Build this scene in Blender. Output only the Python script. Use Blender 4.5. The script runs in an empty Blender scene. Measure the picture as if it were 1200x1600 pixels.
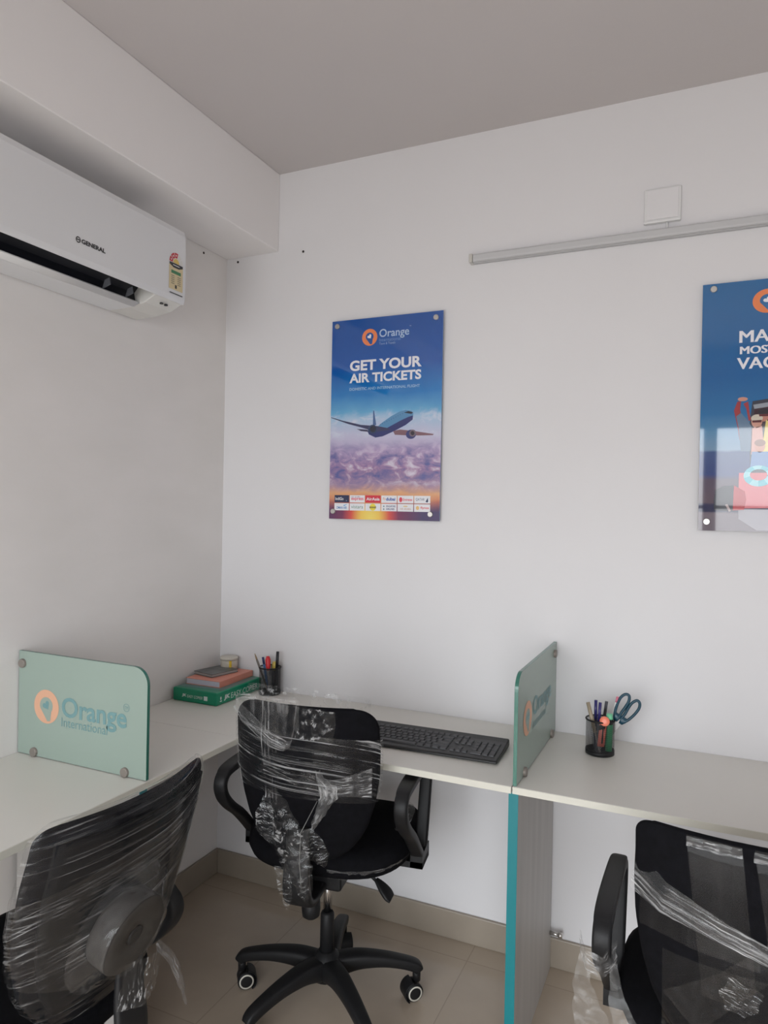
import bpy, bmesh, math, random
from mathutils import Vector, Matrix, noise
random.seed(5)
PI = math.pi
S = bpy.context.scene
COL = S.collection

# ------------------------------------------------------------------ camera
CAM = Vector((1.7378, -2.2815, 1.4494))
YAW, PITCH, ROLL, FPX = 0.4261, -0.0042, 0.0185, 1101.75
fw = Vector((-math.sin(YAW)*math.cos(PITCH), math.cos(YAW)*math.cos(PITCH), math.sin(PITCH)))
rt = fw.cross(Vector((0, 0, 1))).normalized()
up = rt.cross(fw)
r2 = rt*math.cos(ROLL) + up*math.sin(ROLL)
u2 = -rt*math.sin(ROLL) + up*math.cos(ROLL)
cd = bpy.data.cameras.new('camera')
cam = bpy.data.objects.new('camera', cd)
COL.objects.link(cam)
cam.matrix_world = Matrix(((r2.x, u2.x, -fw.x, CAM.x), (r2.y, u2.y, -fw.y, CAM.y), (r2.z, u2.z, -fw.z, CAM.z), (0, 0, 0, 1)))
cd.sensor_width = 36
cd.lens = FPX*36/1600
cd.clip_start = 0.02
S.camera = cam

# ------------------------------------------------------------------ daylight and exposure
W = bpy.data.worlds.new('sky')
S.world = W
W.use_nodes = True
bg = W.node_tree.nodes['Background']
bg.inputs[0].default_value = (0.93, 0.97, 1.0, 1)
bg.inputs[1].default_value = 5.0
_nt = W.node_tree
_tc = _nt.nodes.new('ShaderNodeTexCoord'); _sp = _nt.nodes.new('ShaderNodeSeparateXYZ'); _cr = _nt.nodes.new('ShaderNodeValToRGB'); _ma = _nt.nodes.new('ShaderNodeMath')
_ma.operation = 'MULTIPLY_ADD'; _ma.inputs[1].default_value = 0.5; _ma.inputs[2].default_value = 0.5
_nt.links.new(_tc.outputs['Generated'], _sp.inputs[0]); _nt.links.new(_sp.outputs['Z'], _ma.inputs[0]); _nt.links.new(_ma.outputs[0], _cr.inputs[0])
_e = _cr.color_ramp.elements                      # dull paving below, bright overcast sky above the horizon
_e[0].position = 0.30; _e[0].color = (0.42, 0.41, 0.40, 1)
_e[1].position = 0.50; _e[1].color = (0.80, 0.82, 0.84, 1)
_x = _e.new(0.68); _x.color = (1.45, 1.52, 1.58, 1)
_nt.links.new(_cr.outputs[0], bg.inputs[0])
S.view_settings.view_transform = 'Standard'
S.view_settings.look = 'None'
S.view_settings.gamma = 1
S.view_settings.use_curve_mapping = False
S.view_settings.exposure = 0.36

FRONT = -3.8      # wall behind the camera, with the shop-front windows
RIGHT = 3.7
CEIL = 2.718
WINZ0, WINZ1 = 0.03, 2.16
PANES = [(0.05, 1.755), (1.79, 2.75)]
def portal(x0, x1, z0, z1, y):
    l = bpy.data.lights.new('window_portal', 'AREA')
    l.shape = 'RECTANGLE'
    l.size, l.size_y = x1-x0, z1-z0
    l.cycles.is_portal = True
    o = bpy.data.objects.new('window_portal', l)
    COL.objects.link(o)
    o.location = ((x0+x1)/2, y, (z0+z1)/2)
    o.rotation_euler = (PI/2, 0, 0)          # shines towards +y
    return o
for a, b in PANES:
    portal(a, b, WINZ0, WINZ1, FRONT-0.02)

# ------------------------------------------------------------------ materials
MATS = {}
def mat(name, col, rough=0.5, metal=0.0, spec=0.5, **kw):
    if name in MATS: return MATS[name]
    m = bpy.data.materials.new(name)
    m.use_nodes = True
    b = m.node_tree.nodes['Principled BSDF']
    b.inputs['Base Color'].default_value = (*col, 1)
    b.inputs['Roughness'].default_value = rough
    b.inputs['Metallic'].default_value = metal
    b.inputs['Specular IOR Level'].default_value = spec
    for k, v in kw.items():
        b.inputs[k].default_value = v
    MATS[name] = m
    return m
def srgb(r, g, b):
    f = lambda c: (c/255/12.92) if c <= 10.3 else ((c/255+0.055)/1.055)**2.4
    return (f(r), f(g), f(b))
class NT:
    """small node helper"""
    def __init__(s, m):
        s.t = m.node_tree; s.n = s.t.nodes; s.l = s.t.links
    def add(s, typ, **kw):
        n = s.n.new(typ)
        for k, v in kw.items():
            if k.startswith('i_'):
                key = k[2:]
                n.inputs[int(key) if key.isdigit() else key].default_value = v
            else: setattr(n, k, v)
        return n
    def link(s, a, b): s.l.new(a, b)
def ramp(nt, fac, stops, interp='LINEAR'):
    r = nt.n.new('ShaderNodeValToRGB')
    r.color_ramp.interpolation = interp
    e = r.color_ramp.elements
    while len(e) > 1: e.remove(e[-1])
    e[0].position = stops[0][0]; e[0].color = (*stops[0][1], 1)
    for p, c in stops[1:]:
        x = e.new(p); x.color = (*c, 1)
    nt.link(fac, r.inputs[0])
    return r.outputs[0]
def noisy(name, c1, c2, scale, rough=0.5, bump=0.0, bscale=None, stretch=(1, 1, 1), spec=0.5, detail=4, rr=None):
    m = mat(name, c1, rough, spec=spec)
    nt = NT(m); b = nt.n['Principled BSDF']
    tc = nt.add('ShaderNodeTexCoord')
    mp = nt.add('ShaderNodeMapping'); mp.inputs['Scale'].default_value = stretch
    nt.link(tc.outputs['Object'], mp.inputs[0])
    n = nt.add('ShaderNodeTexNoise', i_Scale=scale, i_Detail=detail)
    nt.link(mp.outputs[0], n.inputs['Vector'])
    nt.link(ramp(nt, n.outputs['Fac'], [(0.3, c1), (0.7, c2)]), b.inputs['Base Color'])
    if bump:
        n2 = nt.add('ShaderNodeTexNoise', i_Scale=bscale or scale*8, i_Detail=3)
        nt.link(mp.outputs[0], n2.inputs['Vector'])
        bp = nt.add('ShaderNodeBump', i_Strength=bump, i_Distance=0.002)
        nt.link(n2.outputs['Fac'], bp.inputs['Height'])
        nt.link(bp.outputs[0], b.inputs['Normal'])
    return m
WALL = noisy('white_wall_paint', (0.775, 0.765, 0.778), (0.75, 0.738, 0.75), 1.6, 0.62, 0.12, 60, spec=0.25)
WALLL = noisy('left_wall_paint', (0.83, 0.80, 0.785), (0.77, 0.745, 0.725), 2.2, 0.6, 0.12, 60, (1, 1, 2.2), spec=0.25)
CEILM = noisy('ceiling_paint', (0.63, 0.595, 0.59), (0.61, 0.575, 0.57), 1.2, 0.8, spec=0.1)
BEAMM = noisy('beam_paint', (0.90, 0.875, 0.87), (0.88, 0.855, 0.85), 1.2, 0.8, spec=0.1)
LAM = noisy('white_laminate', (0.755, 0.735, 0.69), (0.73, 0.71, 0.665), 3, 0.38, 0.05, 300)
LAMG = noisy('grey_laminate', (0.52, 0.50, 0.48), (0.44, 0.425, 0.41), 3, 0.45, 0.05, 200, (8, 8, 0.6))
EDGE = mat('cream_edge_band', (0.68, 0.66, 0.58), 0.4)
TEAL = mat('teal_edge_band', srgb(10, 122, 130), 0.35)
SKIRT = noisy('beige_skirting_tile', srgb(160, 149, 136), srgb(148, 138, 125), 5, 0.35)
PLASTIC = noisy('black_plastic', (0.009, 0.009, 0.010), (0.012, 0.012, 0.013), 30, 0.5, 0.1, 500, spec=0.3)
FABRIC = noisy('black_fabric', (0.005, 0.005, 0.006), (0.007, 0.007, 0.009), 60, 0.9, 0.3, 900, spec=0.08)
CHROME = mat('chrome', (0.75, 0.75, 0.76), 0.18, 1.0)
STEEL = mat('brushed_steel', (0.62, 0.60, 0.57), 0.32, 1.0)
KNOB = mat('satin_standoff', (0.26, 0.23, 0.205), 0.5, 0.3)
WHITEP = mat('white_plastic', (0.78, 0.78, 0.78), 0.35)
ACW = mat('air_conditioner_white', (0.76, 0.765, 0.78), 0.32)
DARK = mat('dark_outlet', (0.008, 0.009, 0.014), 0.5)
CREAMP = mat('cream_plastic', (0.72, 0.71, 0.68), 0.4)

def tile_floor():
    m = mat('beige_floor_tile', (0.3, 0.26, 0.22), 0.16)
    nt = NT(m); b = nt.n['Principled BSDF']
    tc = nt.add('ShaderNodeTexCoord')
    br = nt.add('ShaderNodeTexBrick', offset=0.0)
    br.inputs['Scale'].default_value = 1.0
    br.inputs['Brick Width'].default_value = 0.6
    br.inputs['Row Height'].default_value = 0.6
    br.inputs['Mortar Size'].default_value = 0.0016
    br.inputs['Color1'].default_value = (*srgb(188, 173, 156), 1)
    br.inputs['Color2'].default_value = (*srgb(184, 169, 152), 1)
    br.inputs['Mortar'].default_value = (*srgb(168, 154, 139), 1)
    mp = nt.add('ShaderNodeMapping'); mp.inputs['Location'].default_value = (0.13, 0.1, 0)
    nt.link(tc.outputs['Object'], mp.inputs[0]); nt.link(mp.outputs[0], br.inputs['Vector'])
    n = nt.add('ShaderNodeTexNoise', i_Scale=7, i_Detail=6)
    nt.link(tc.outputs['Object'], n.inputs['Vector'])
    mx = nt.add('ShaderNodeMixRGB', blend_type='MULTIPLY', i_Fac=0.5)
    nt.link(br.outputs[0], mx.inputs[1])
    nt.link(ramp(nt, n.outputs['Fac'], [(0.3, (0.86, 0.85, 0.84)), (0.7, (1, 1, 1))]), mx.inputs[2])
    nt.link(mx.outputs[0], b.inputs['Base Color'])
    return m
FLOOR = tile_floor()

def frosted():
    m = bpy.data.materials.new('frosted_green_glass'); m.use_nodes = True
    nt = NT(m); nt.n.remove(nt.n['Principled BSDF'])
    out = nt.n['Material Output']
    c = (*srgb(180, 198, 187), 1)
    d = nt.add('ShaderNodeBsdfDiffuse'); d.inputs[0].default_value = c
    t = nt.add('ShaderNodeBsdfTranslucent'); t.inputs[0].default_value = c
    g = nt.add('ShaderNodeBsdfGlossy'); g.inputs['Roughness'].default_value = 0.25
    mx = nt.add('ShaderNodeMixShader', i_0=0.35)
    nt.link(d.outputs[0], mx.inputs[1]); nt.link(t.outputs[0], mx.inputs[2])
    fr = nt.add('ShaderNodeFresnel', i_IOR=1.45)
    m2 = nt.add('ShaderNodeMixShader')
    nt.link(fr.outputs[0], m2.inputs[0]); nt.link(mx.outputs[0], m2.inputs[1]); nt.link(g.outputs[0], m2.inputs[2])
    nt.link(m2.outputs[0], out.inputs[0])
    return m
FROST = frosted()
GEDGE = mat('green_glass_edge', srgb(60, 116, 102), 0.12)

def film(name, sx, sy, rot, haze, streak, bump=0.6, thr=(0.5, 0.72)):
    """clear stretch film: mostly transparent, glossy, with whitish stretched creases"""
    m = bpy.data.materials.new(name); m.use_nodes = True
    nt = NT(m); nt.n.remove(nt.n['Principled BSDF'])
    out = nt.n['Material Output']
    uv = nt.add('ShaderNodeUVMap')
    r1 = nt.add('ShaderNodeMapping'); r1.inputs['Rotation'].default_value = (0, 0, rot)
    nt.link(uv.outputs[0], r1.inputs[0])
    mp = nt.add('ShaderNodeMapping'); mp.inputs['Scale'].default_value = (sx, sy, 1)
    nt.link(r1.outputs[0], mp.inputs[0])
    n = nt.add('ShaderNodeTexNoise', i_Scale=1.0, i_Detail=5, i_Roughness=0.65, i_Distortion=0.25)
    nt.link(mp.outputs[0], n.inputs['Vector'])
    nb = nt.add('ShaderNodeTexNoise', i_Scale=9.0, i_Detail=2)
    nt.link(uv.outputs[0], nb.inputs['Vector'])
    st = nt.add('ShaderNodeMapRange'); st.inputs[1].default_value, st.inputs[2].default_value = thr
    nt.link(n.outputs['Fac'], st.inputs[0])
    pt = nt.add('ShaderNodeMapRange'); pt.inputs[1].default_value, pt.inputs[2].default_value = 0.38, 0.66
    nt.link(nb.outputs['Fac'], pt.inputs[0])
    mul = nt.add('ShaderNodeMath', operation='MULTIPLY'); nt.link(st.outputs[0], mul.inputs[0]); nt.link(pt.outputs[0], mul.inputs[1])
    sc = nt.add('ShaderNodeMath', operation='MULTIPLY_ADD'); nt.link(mul.outputs[0], sc.inputs[0])
    sc.inputs[1].default_value = streak; sc.inputs[2].default_value = haze
    bp = nt.add('ShaderNodeBump', i_Strength=bump, i_Distance=0.004); n3 = nt.add('ShaderNodeTexNoise', i_Scale=0.6, i_Detail=1.0); nt.link(mp.outputs[0], n3.inputs['Vector']); nt.link(n3.outputs['Fac'], bp.inputs['Height'])
    tr = nt.add('ShaderNodeBsdfTransparent')
    gl = nt.add('ShaderNodeBsdfGlossy'); gl.inputs['Roughness'].default_value = 0.09
    nt.link(bp.outputs[0], gl.inputs['Normal'])
    wd = nt.add('ShaderNodeBsdfDiffuse'); wd.inputs[0].default_value = (0.8, 0.8, 0.8, 1)
    wt = nt.add('ShaderNodeBsdfTranslucent'); wt.inputs[0].default_value = (0.8, 0.8, 0.8, 1)
    ww = nt.add('ShaderNodeMixShader', i_0=0.4); nt.link(wd.outputs[0], ww.inputs[1]); nt.link(wt.outputs[0], ww.inputs[2])
    lw = nt.add('ShaderNodeFresnel')
    ge = nt.add('ShaderNodeNewGeometry')
    io = nt.add('ShaderNodeMapRange', i_1=0.0, i_2=1.0, i_3=1.5, i_4=1/1.5); nt.link(ge.outputs['Backfacing'], io.inputs[0]); nt.link(io.outputs[0], lw.inputs['IOR'])   # same sheen from both sides
    f2 = nt.add('ShaderNodeMath', operation='MULTIPLY', i_1=0.6, use_clamp=True); nt.link(lw.outputs[0], f2.inputs[0])
    a = nt.add('ShaderNodeMixShader'); nt.link(f2.outputs[0], a.inputs[0]); nt.link(tr.outputs[0], a.inputs[1]); nt.link(gl.outputs[0], a.inputs[2])
    b = nt.add('ShaderNodeMixShader'); nt.link(sc.outputs[0], b.inputs[0]); nt.link(a.outputs[0], b.inputs[1]); nt.link(ww.outputs[0], b.inputs[2])
    nt.link(b.outputs[0], out.inputs[0])
    return m
FILM_DIAG = film('stretch_film_tight', 1.4, 150, math.radians(-6), 0.004, 0.50, 0.8, (0.55, 0.66))
FILM_BAND = film('stretch_film_band', 2.0, 120, math.radians(9), 0.008, 0.75, 1.0, (0.53, 0.64))
FILM_CLEAR = film('stretch_film_clear', 30, 5, 0.1, 0.02, 0.35, 0.6, (0.52, 0.66))
FILM_ROPE = film('stretch_film_bunched', 6, 160, 0, 0.06, 0.85, 1.0, (0.47, 0.62))
FILM_HANG = film('stretch_film_hanging', 30, 22, 0.5, 0.07, 0.4, 1.0, (0.46, 0.72))
FILM_CRUMPLE = film('stretch_film_crumpled', 45, 45, 0.5, 0.015, 0.75, 1.0, (0.53, 0.64))

def mesh_wire():
    """black wire mesh: fine holes through a thin wall"""
    m = bpy.data.materials.new('black_wire_mesh'); m.use_nodes = True
    nt = NT(m); b = nt.n['Principled BSDF']; out = nt.n['Material Output']
    b.inputs['Base Color'].default_value = (0.012, 0.012, 0.014, 1); b.inputs['Roughness'].default_value = 0.4
    uv = nt.add('ShaderNodeUVMap')
    mp = nt.add('ShaderNodeMapping'); mp.inputs['Scale'].default_value = (90, 36, 1); nt.link(uv.outputs[0], mp.inputs[0])
    ch = nt.add('ShaderNodeTexVoronoi', i_Scale=1.0, i_Randomness=0.0); nt.link(mp.outputs[0], ch.inputs['Vector'])
    th = nt.add('ShaderNodeMath', operation='LESS_THAN', i_1=0.40); nt.link(ch.outputs['Distance'], th.inputs[0])
    tr = nt.add('ShaderNodeBsdfTransparent')
    mx = nt.add('ShaderNodeMixShader'); nt.link(th.outputs[0], mx.inputs[0]); nt.link(b.outputs[0], mx.inputs[1]); nt.link(tr.outputs[0], mx.inputs[2])
    nt.link(mx.outputs[0], out.inputs[0])
    return m
WIRE = mesh_wire()

# ------------------------------------------------------------------ mesh builder
class MB:
    def __init__(s): s.v = []; s.f = []; s.mi = []; s.mats = []; s.sm = []; s.uv = {}
    def m(s, mt):
        if mt not in s.mats: s.mats.append(mt)
        return s.mats.index(mt)
    def face(s, idx, mt, smooth=False, uv=None):
        s.f.append(tuple(idx)); s.mi.append(s.m(mt)); s.sm.append(smooth)
        if uv: s.uv[len(s.f)-1] = uv
    def box(s, a, b, mt, M=None):
        n = len(s.v)
        for x in (a[0], b[0]):
            for y in (a[1], b[1]):
                for z in (a[2], b[2]):
                    p = Vector((x, y, z)); s.v.append(M @ p if M else p)
        for q in ((0, 1, 3, 2), (4, 6, 7, 5), (0, 4, 5, 1), (2, 3, 7, 6), (0, 2, 6, 4), (1, 5, 7, 3)):
            s.face([n+i for i in q], mt)
        return s
    def loft(s, loops, mt, caps=True, closed=True, smooth=True, wrap=False):
        n0 = len(s.v); k = len(loops[0])
        for L in loops: s.v += [Vector(p) for p in L]
        R = len(loops)
        for i in range(R if wrap else R-1):
            for j in range(k if closed else k-1):
                a, b2 = n0+i*k+j, n0+i*k+(j+1) % k
                c, d = n0+((i+1) % R)*k+(j+1) % k, n0+((i+1) % R)*k+j
                s.face((a, b2, c, d), mt, smooth)
        if caps and closed and not wrap:
            s.face([n0+j for j in range(k)][::-1], mt); s.face([n0+(R-1)*k+j for j in range(k)], mt)
        return s
    def sheet(s, rows, mt, uvs):
        n0 = len(s.v); k = len(rows[0])
        for L in rows: s.v += [Vector(p) for p in L]
        for i in range(len(rows)-1):
            for j in range(k-1):
                ix = ((i, j), (i, j+1), (i+1, j+1), (i+1, j))
                s.face([n0+a*k+b for a, b in ix], mt, True, [uvs[a][b] for a, b in ix])
        return s
    def tube(s, pts, r, mt, n=10, caps=True, wrap=False, flat=None):
        pts = [Vector(p) for p in pts]; N = len(pts)
        rs = r if isinstance(r, (list, tuple)) else [r]*N
        loops = []; prev = None
        for i, p in enumerate(pts):
            if wrap: t = pts[(i+1) % N]-pts[i-1]
            else: t = pts[min(i+1, N-1)]-pts[max(i-1, 0)]
            t.normalize()
            if prev is None:
                prev = t.orthogonal().normalized()
            a = (prev - t*prev.dot(t)).normalized(); prev = a; b = t.cross(a)
            loops.append([p+(a*math.cos(2*PI*k/n)+b*math.sin(2*PI*k/n))*rs[i] for k in range(n)])
        return s.loft(loops, mt, caps, wrap=wrap)
    def bar(s, pts, wdir, w, h, mt, wrap=False, ro=0.35):
        if len(pts) >= 4:
            N = len(pts)
            ws = w if isinstance(w, (list, tuple)) else [w]*N
            hs = h if isinstance(h, (list, tuple)) else [h]*N
            P = [(*p, a, b) for p, a, b in zip(pts, ws, hs)]
            R = []
            for i in range(N if wrap else N-1):
                q = [P[(i+k) % N] if wrap else P[max(0, min(N-1, i+k))] for k in (-1, 0, 1, 2)]
                for u in range(5):
                    t = u/5
                    R.append([0.5*(2*b+(c-a)*t+(2*a-5*b+4*c-d)*t*t+(3*b-a-3*c+d)*t**3) for a, b, c, d in zip(*q)])
            if not wrap: R.append(list(P[-1]))
            pts = [r[:3] for r in R]; w = [r[3] for r in R]; h = [r[4] for r in R]
        """rounded-rectangle section swept along pts: wdir is the width direction, w and h full sizes (number or list)"""
        pts = [Vector(p) for p in pts]; N = len(pts); wd = Vector(wdir).normalized()
        ws = w if isinstance(w, (list, tuple)) else [w]*N
        hs = h if isinstance(h, (list, tuple)) else [h]*N
        loops = []
        for i, p in enumerate(pts):
            t = (pts[(i+1) % N]-pts[i-1]) if wrap else (pts[min(i+1, N-1)]-pts[max(i-1, 0)])
            t.normalize(); hd = t.cross(wd).normalized()
            L = []
            for k in range(16):
                a = 2*PI*k/16
                c, si = math.cos(a), math.sin(a)
                L.append(p + wd*(ws[i]/2*math.copysign(abs(c)**ro, c)) + hd*(hs[i]/2*math.copysign(abs(si)**ro, si)))
            loops.append(L)
        return s.loft(loops, mt, True, wrap=wrap)
    def lathe(s, prof, mt, n=32, M=None, caps=True):
        loops = []
        for r, z in prof:
            L = [Vector((r*math.cos(2*PI*k/n), r*math.sin(2*PI*k/n), z)) for k in range(n)]
            loops.append([M @ p for p in L] if M else L)
        return s.loft(loops, mt, caps)
    def prism(s, poly, fr, d0, d1, mt, side=None):
        """2-D polygon in frame fr=(O,U,V,N), from depth d0 to d1 along N"""
        O, U, V, N = fr; n = len(poly); n0 = len(s.v)
        for d in (d0, d1):
            s.v += [O+U*x+V*y+N*d for x, y in poly]
        s.face([n0+i for i in range(n)][::-1], mt); s.face([n0+n+i for i in range(n)], mt)
        for i in range(n):
            j = (i+1) % n
            s.face((n0+i, n0+j, n0+n+j, n0+n+i), side or mt)
        return s
    def flat(s, poly, fr, d, mt):
        O, U, V, N = fr; n0 = len(s.v)
        s.v += [O+U*x+V*y+N*d for x, y in poly]
        s.face([n0+i for i in range(len(poly))], mt)
        return s
    def text(s, body, fr, d, x0, x1, y0, y1, mt, bold=0.0, skew=0.0):
        """lettering stretched into the box x0..x1, y0..y1 of the frame"""
        vs, fs = glyphs(body, bold)
        O, U, V, N = fr; n0 = len(s.v)
        xa = min(p[0] for p in vs); xb = max(p[0] for p in vs); ya = min(p[1] for p in vs); yb = max(p[1] for p in vs)
        for x, y in vs:
            a = (x-xa)/(xb-xa); b = (y-ya)/(yb-ya)
            s.v.append(O+U*(x0+a*(x1-x0)+skew*b*(y1-y0))+V*(y0+b*(y1-y0))+N*d)
        for f in fs: s.face([n0+i for i in f], mt)
        return s
    def build(s, name, parent=None, bevel=0, seg=2, sub=0, solid=0, loc=None):
        me = bpy.data.meshes.new(name)
        me.from_pydata([tuple(p) for p in s.v], [], s.f)
        for mt in s.mats: me.materials.append(mt)
        for i, p in enumerate(me.polygons):
            p.material_index = s.mi[i]; p.use_smooth = s.sm[i]
        if s.uv:
            ul = me.uv_layers.new(name='UVMap')
            for i, p in enumerate(me.polygons):
                if i in s.uv:
                    for q, li in enumerate(p.loop_indices): ul.data[li].uv = s.uv[i][q]
        me.update()
        if not s.uv:
            bm = bmesh.new(); bm.from_mesh(me)
            if all(len(e.link_faces) == 2 for e in bm.edges): bmesh.ops.recalc_face_normals(bm, faces=bm.faces)
            bm.to_mesh(me); bm.free()
        o = bpy.data.objects.new(name, me); COL.objects.link(o)
        if parent: o.parent = parent
        if loc: o.location = loc
        if bevel:
            b = o.modifiers.new('bevel', 'BEVEL'); b.width = bevel; b.segments = seg; b.limit_method = 'ANGLE'; b.angle_limit = math.radians(50)
        if sub:
            u = o.modifiers.new('subsurf', 'SUBSURF'); u.levels = sub; u.render_levels = sub
        return o
GLY = {}
def glyphs(body, bold):
    k = (body, bold)
    if k in GLY: return GLY[k]
    c = bpy.data.curves.new('glyph', 'FONT'); c.body = body; c.offset = bold; c.resolution_u = 4; c.fill_mode = 'FRONT'
    o = bpy.data.objects.new('glyph', c); COL.objects.link(o)
    dg = bpy.context.evaluated_depsgraph_get(); dg.update()
    me = bpy.data.meshes.new_from_object(o.evaluated_get(dg))
    GLY[k] = ([(v.co.x, v.co.y) for v in me.vertices], [tuple(p.vertices) for p in me.polygons])
    bpy.data.objects.remove(o); bpy.data.curves.remove(c); bpy.data.meshes.remove(me)
    return GLY[k]
def tag(o, label=None, cat=None, group=None, kind=None):
    if label: o['label'] = label
    if cat: o['category'] = cat
    if group: o['group'] = group
    if kind: o['kind'] = kind
    return o
def thing(name, loc, label, cat, group=None, rz=0):
    o = bpy.data.objects.new(name, None); COL.objects.link(o)
    o.empty_display_size = 0.05
    o.location = loc; o.rotation_euler = (0, 0, rz)
    return tag(o, label, cat, group)
def struct(o, label, cat):
    return tag(o, label, cat, kind='structure')
def circ(cx, cy, rx, ry=None, n=24, a0=0, a1=2*PI):
    ry = rx if ry is None else ry
    full = abs(a1-a0-2*PI) < 1e-6
    return [(cx+rx*math.cos(a0+(a1-a0)*i/(n if full else n-1)), cy+ry*math.sin(a0+(a1-a0)*i/(n if full else n-1))) for i in range(n)]
def rrect(x0, y0, x1, y1, r, n=6):
    P = []
    for cx, cy, a in ((x1-r, y1-r, 0), (x0+r, y1-r, PI/2), (x0+r, y0+r, PI), (x1-r, y0+r, 1.5*PI)):
        P += [(cx+r*math.cos(a+PI/2*i/n), cy+r*math.sin(a+PI/2*i/n)) for i in range(n+1)]
    return P
def lerp(tab, x):
    if x <= tab[0][0]: return tab[0][1]
    for (a, p), (b, q) in zip(tab, tab[1:]):
        if x <= b:
            t = (x-a)/(b-a); return p+(q-p)*t
    return tab[-1][1]

# ------------------------------------------------------------------ room shell
T = 0.15
struct(MB().box((-T, FRONT-T, -T), (RIGHT+T, T, 0), FLOOR).build('floor'), 'glossy beige tile floor', 'floor')
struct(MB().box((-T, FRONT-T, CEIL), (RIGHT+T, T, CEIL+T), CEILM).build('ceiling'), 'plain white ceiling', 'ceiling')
struct(MB().box((-T, FRONT-T, 0), (0, T, CEIL), WALLL).build('wall_left'), 'white wall behind the air conditioner', 'wall')
struct(MB().box((0, 0, 0), (RIGHT, T, CEIL), WALL).build('wall_back'), 'white wall carrying the posters', 'wall')
struct(MB().box((RIGHT, FRONT-T, 0), (RIGHT+T, T, CEIL), WALL).build('wall_right'), 'plain white wall outside the frame on the right', 'wall')
f = MB()
f.box((0, FRONT-T, 0), (RIGHT, FRONT, WINZ0), WALL); f.box((0, FRONT-T, WINZ1), (RIGHT, FRONT, CEIL), WALL)
xs = [0.0]+[v for p in PANES for v in p]+[RIGHT]
for a, b in zip(xs[0::2], xs[1::2]): f.box((a, FRONT-T, WINZ0), (b, FRONT, WINZ1), WALL)
struct(f.build('wall_front'), 'white wall with windows behind the camera', 'wall')
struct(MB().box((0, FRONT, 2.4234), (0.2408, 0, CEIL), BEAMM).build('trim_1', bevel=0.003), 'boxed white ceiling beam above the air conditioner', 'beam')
struct(MB().box((0.012, -0.012, 0), (RIGHT, 0, 0.094), SKIRT).build('baseboard_back', bevel=0.003), 'beige tile skirting under the poster wall', 'baseboard')
struct(MB().box((0, FRONT, 0), (0.012, 0, 0.094), SKIRT).build('baseboard_left', bevel=0.003), 'beige tile skirting along the left wall', 'baseboard')
PANE = bpy.data.materials.new('window_glass'); PANE.use_nodes = True
_n = NT(PANE); _n.n.remove(_n.n['Principled BSDF'])
_t = _n.add('ShaderNodeBsdfTransparent'); _g = _n.add('ShaderNodeBsdfGlossy'); _g.inputs['Roughness'].default_value = 0.02
_m = _n.add('ShaderNodeMixShader', i_0=0.04); _n.link(_t.outputs[0], _m.inputs[1]); _n.link(_g.outputs[0], _m.inputs[2]); _n.link(_m.outputs[0], _n.n['Material Output'].inputs[0])
FRM = mat('grey_window_frame', (0.25, 0.26, 0.27), 0.4)
for i, (a, b) in enumerate(PANES):
    w = MB(); y0, y1 = FRONT-0.09, FRONT-0.04
    for q in ((a, a+0.03, WINZ0, WINZ1), (b-0.03, b, WINZ0, WINZ1), (a, b, WINZ0, WINZ0+0.03), (a, b, WINZ1-0.03, WINZ1), (a, b, 1.50, 1.525)):
        w.box((q[0], y0, q[2]), (q[1], y1, q[3]), FRM)
    wo = struct(w.build('window_%d' % (i+1)), 'grey framed window behind the camera', 'window')
    MB().box((a+0.03, FRONT-0.068, WINZ0+0.03), (b-0.03, FRONT-0.064, WINZ1-0.03), PANE).build('glass_pane', wo)

# ------------------------------------------------------------------ worktops and their supports
DZ, TH = 0.75, 0.018
def worktop(name, a, b, edges, label, group=None):
    t = thing(name, (a[0], a[1], DZ-TH), label, 'worktop', group)
    L = lambda x, y, z: (x-a[0], y-a[1], z)
    MB().box(L(a[0], a[1], 0), L(b[0], b[1], TH), LAM).build('top_board', t, 0.001)
    for e in edges:
        MB().box(L(*e[0], 0.0005), L(*e[1], TH-0.0005), EDGE).build('edge_band', t, 0.0005)
    return t
DF, DL = -0.514, 0.471
worktop('worktop', (0.0015, -3.0), (DL-0.002, DF-0.001), [((DL-0.002, -3.0), (DL, DF-0.001))], 'cream worktop along the left wall with a frosted divider standing on it')
worktop('worktop', (0.0015, DF), (1.3045, -0.0015), [((DL, DF-0.002), (1.3045, DF))], 'cream worktop in the corner carrying the keyboard and paper ream')
worktop('worktop', (1.3075, DF+0.002), (2.7, -0.0015), [((1.3075, DF), (2.7, DF+0.002))], 'cream worktop on the right carrying the scissors and pen cup')
def support(loc, size, axis, label):
    """standing laminate panel with a teal front edge"""
    t = thing('support_panel', loc, label, 'panel')
    sx, sy, sz = size
    if axis == 'y':
        MB().box((-sx/2, 0.002, 0), (sx/2, sy, sz), LAMG).build('panel_board', t, 0.0006)
        MB().box((-sx/2, 0, 0), (sx/2, 0.002, sz), TEAL).build('edge_band', t)['label'] = 'teal front edge band'
    else:
        MB().box((0, -sy/2, 0), (sx-0.002, sy/2, sz), LAMG).build('panel_board', t, 0.0006)
        MB().box((sx-0.002, -sy/2, 0), (sx, sy/2, sz), TEAL).build('edge_band', t)['label'] = 'teal front edge band'
    return t
PZ = DZ-TH-0.001
sp = support((1.306, -0.495, 0), (0.025, 0.48, PZ), 'y', 'grey support panel with teal front edge under the right-hand divider')
MB().tube([(0.0126, 0.462, 0.122), (0.045, 0.462, 0.122)], 0.006, STEEL, 14).tube([(0.04, 0.462, 0.122), (0.052, 0.462, 0.122)], 0.009, STEEL, 14).build('bolt', sp)['label'] = 'steel bolt near the wall'
support((0.014, -0.90, 0), (0.44, 0.025, PZ), 'x', 'grey support panel under the left worktop, beneath its frosted divider')
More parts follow.
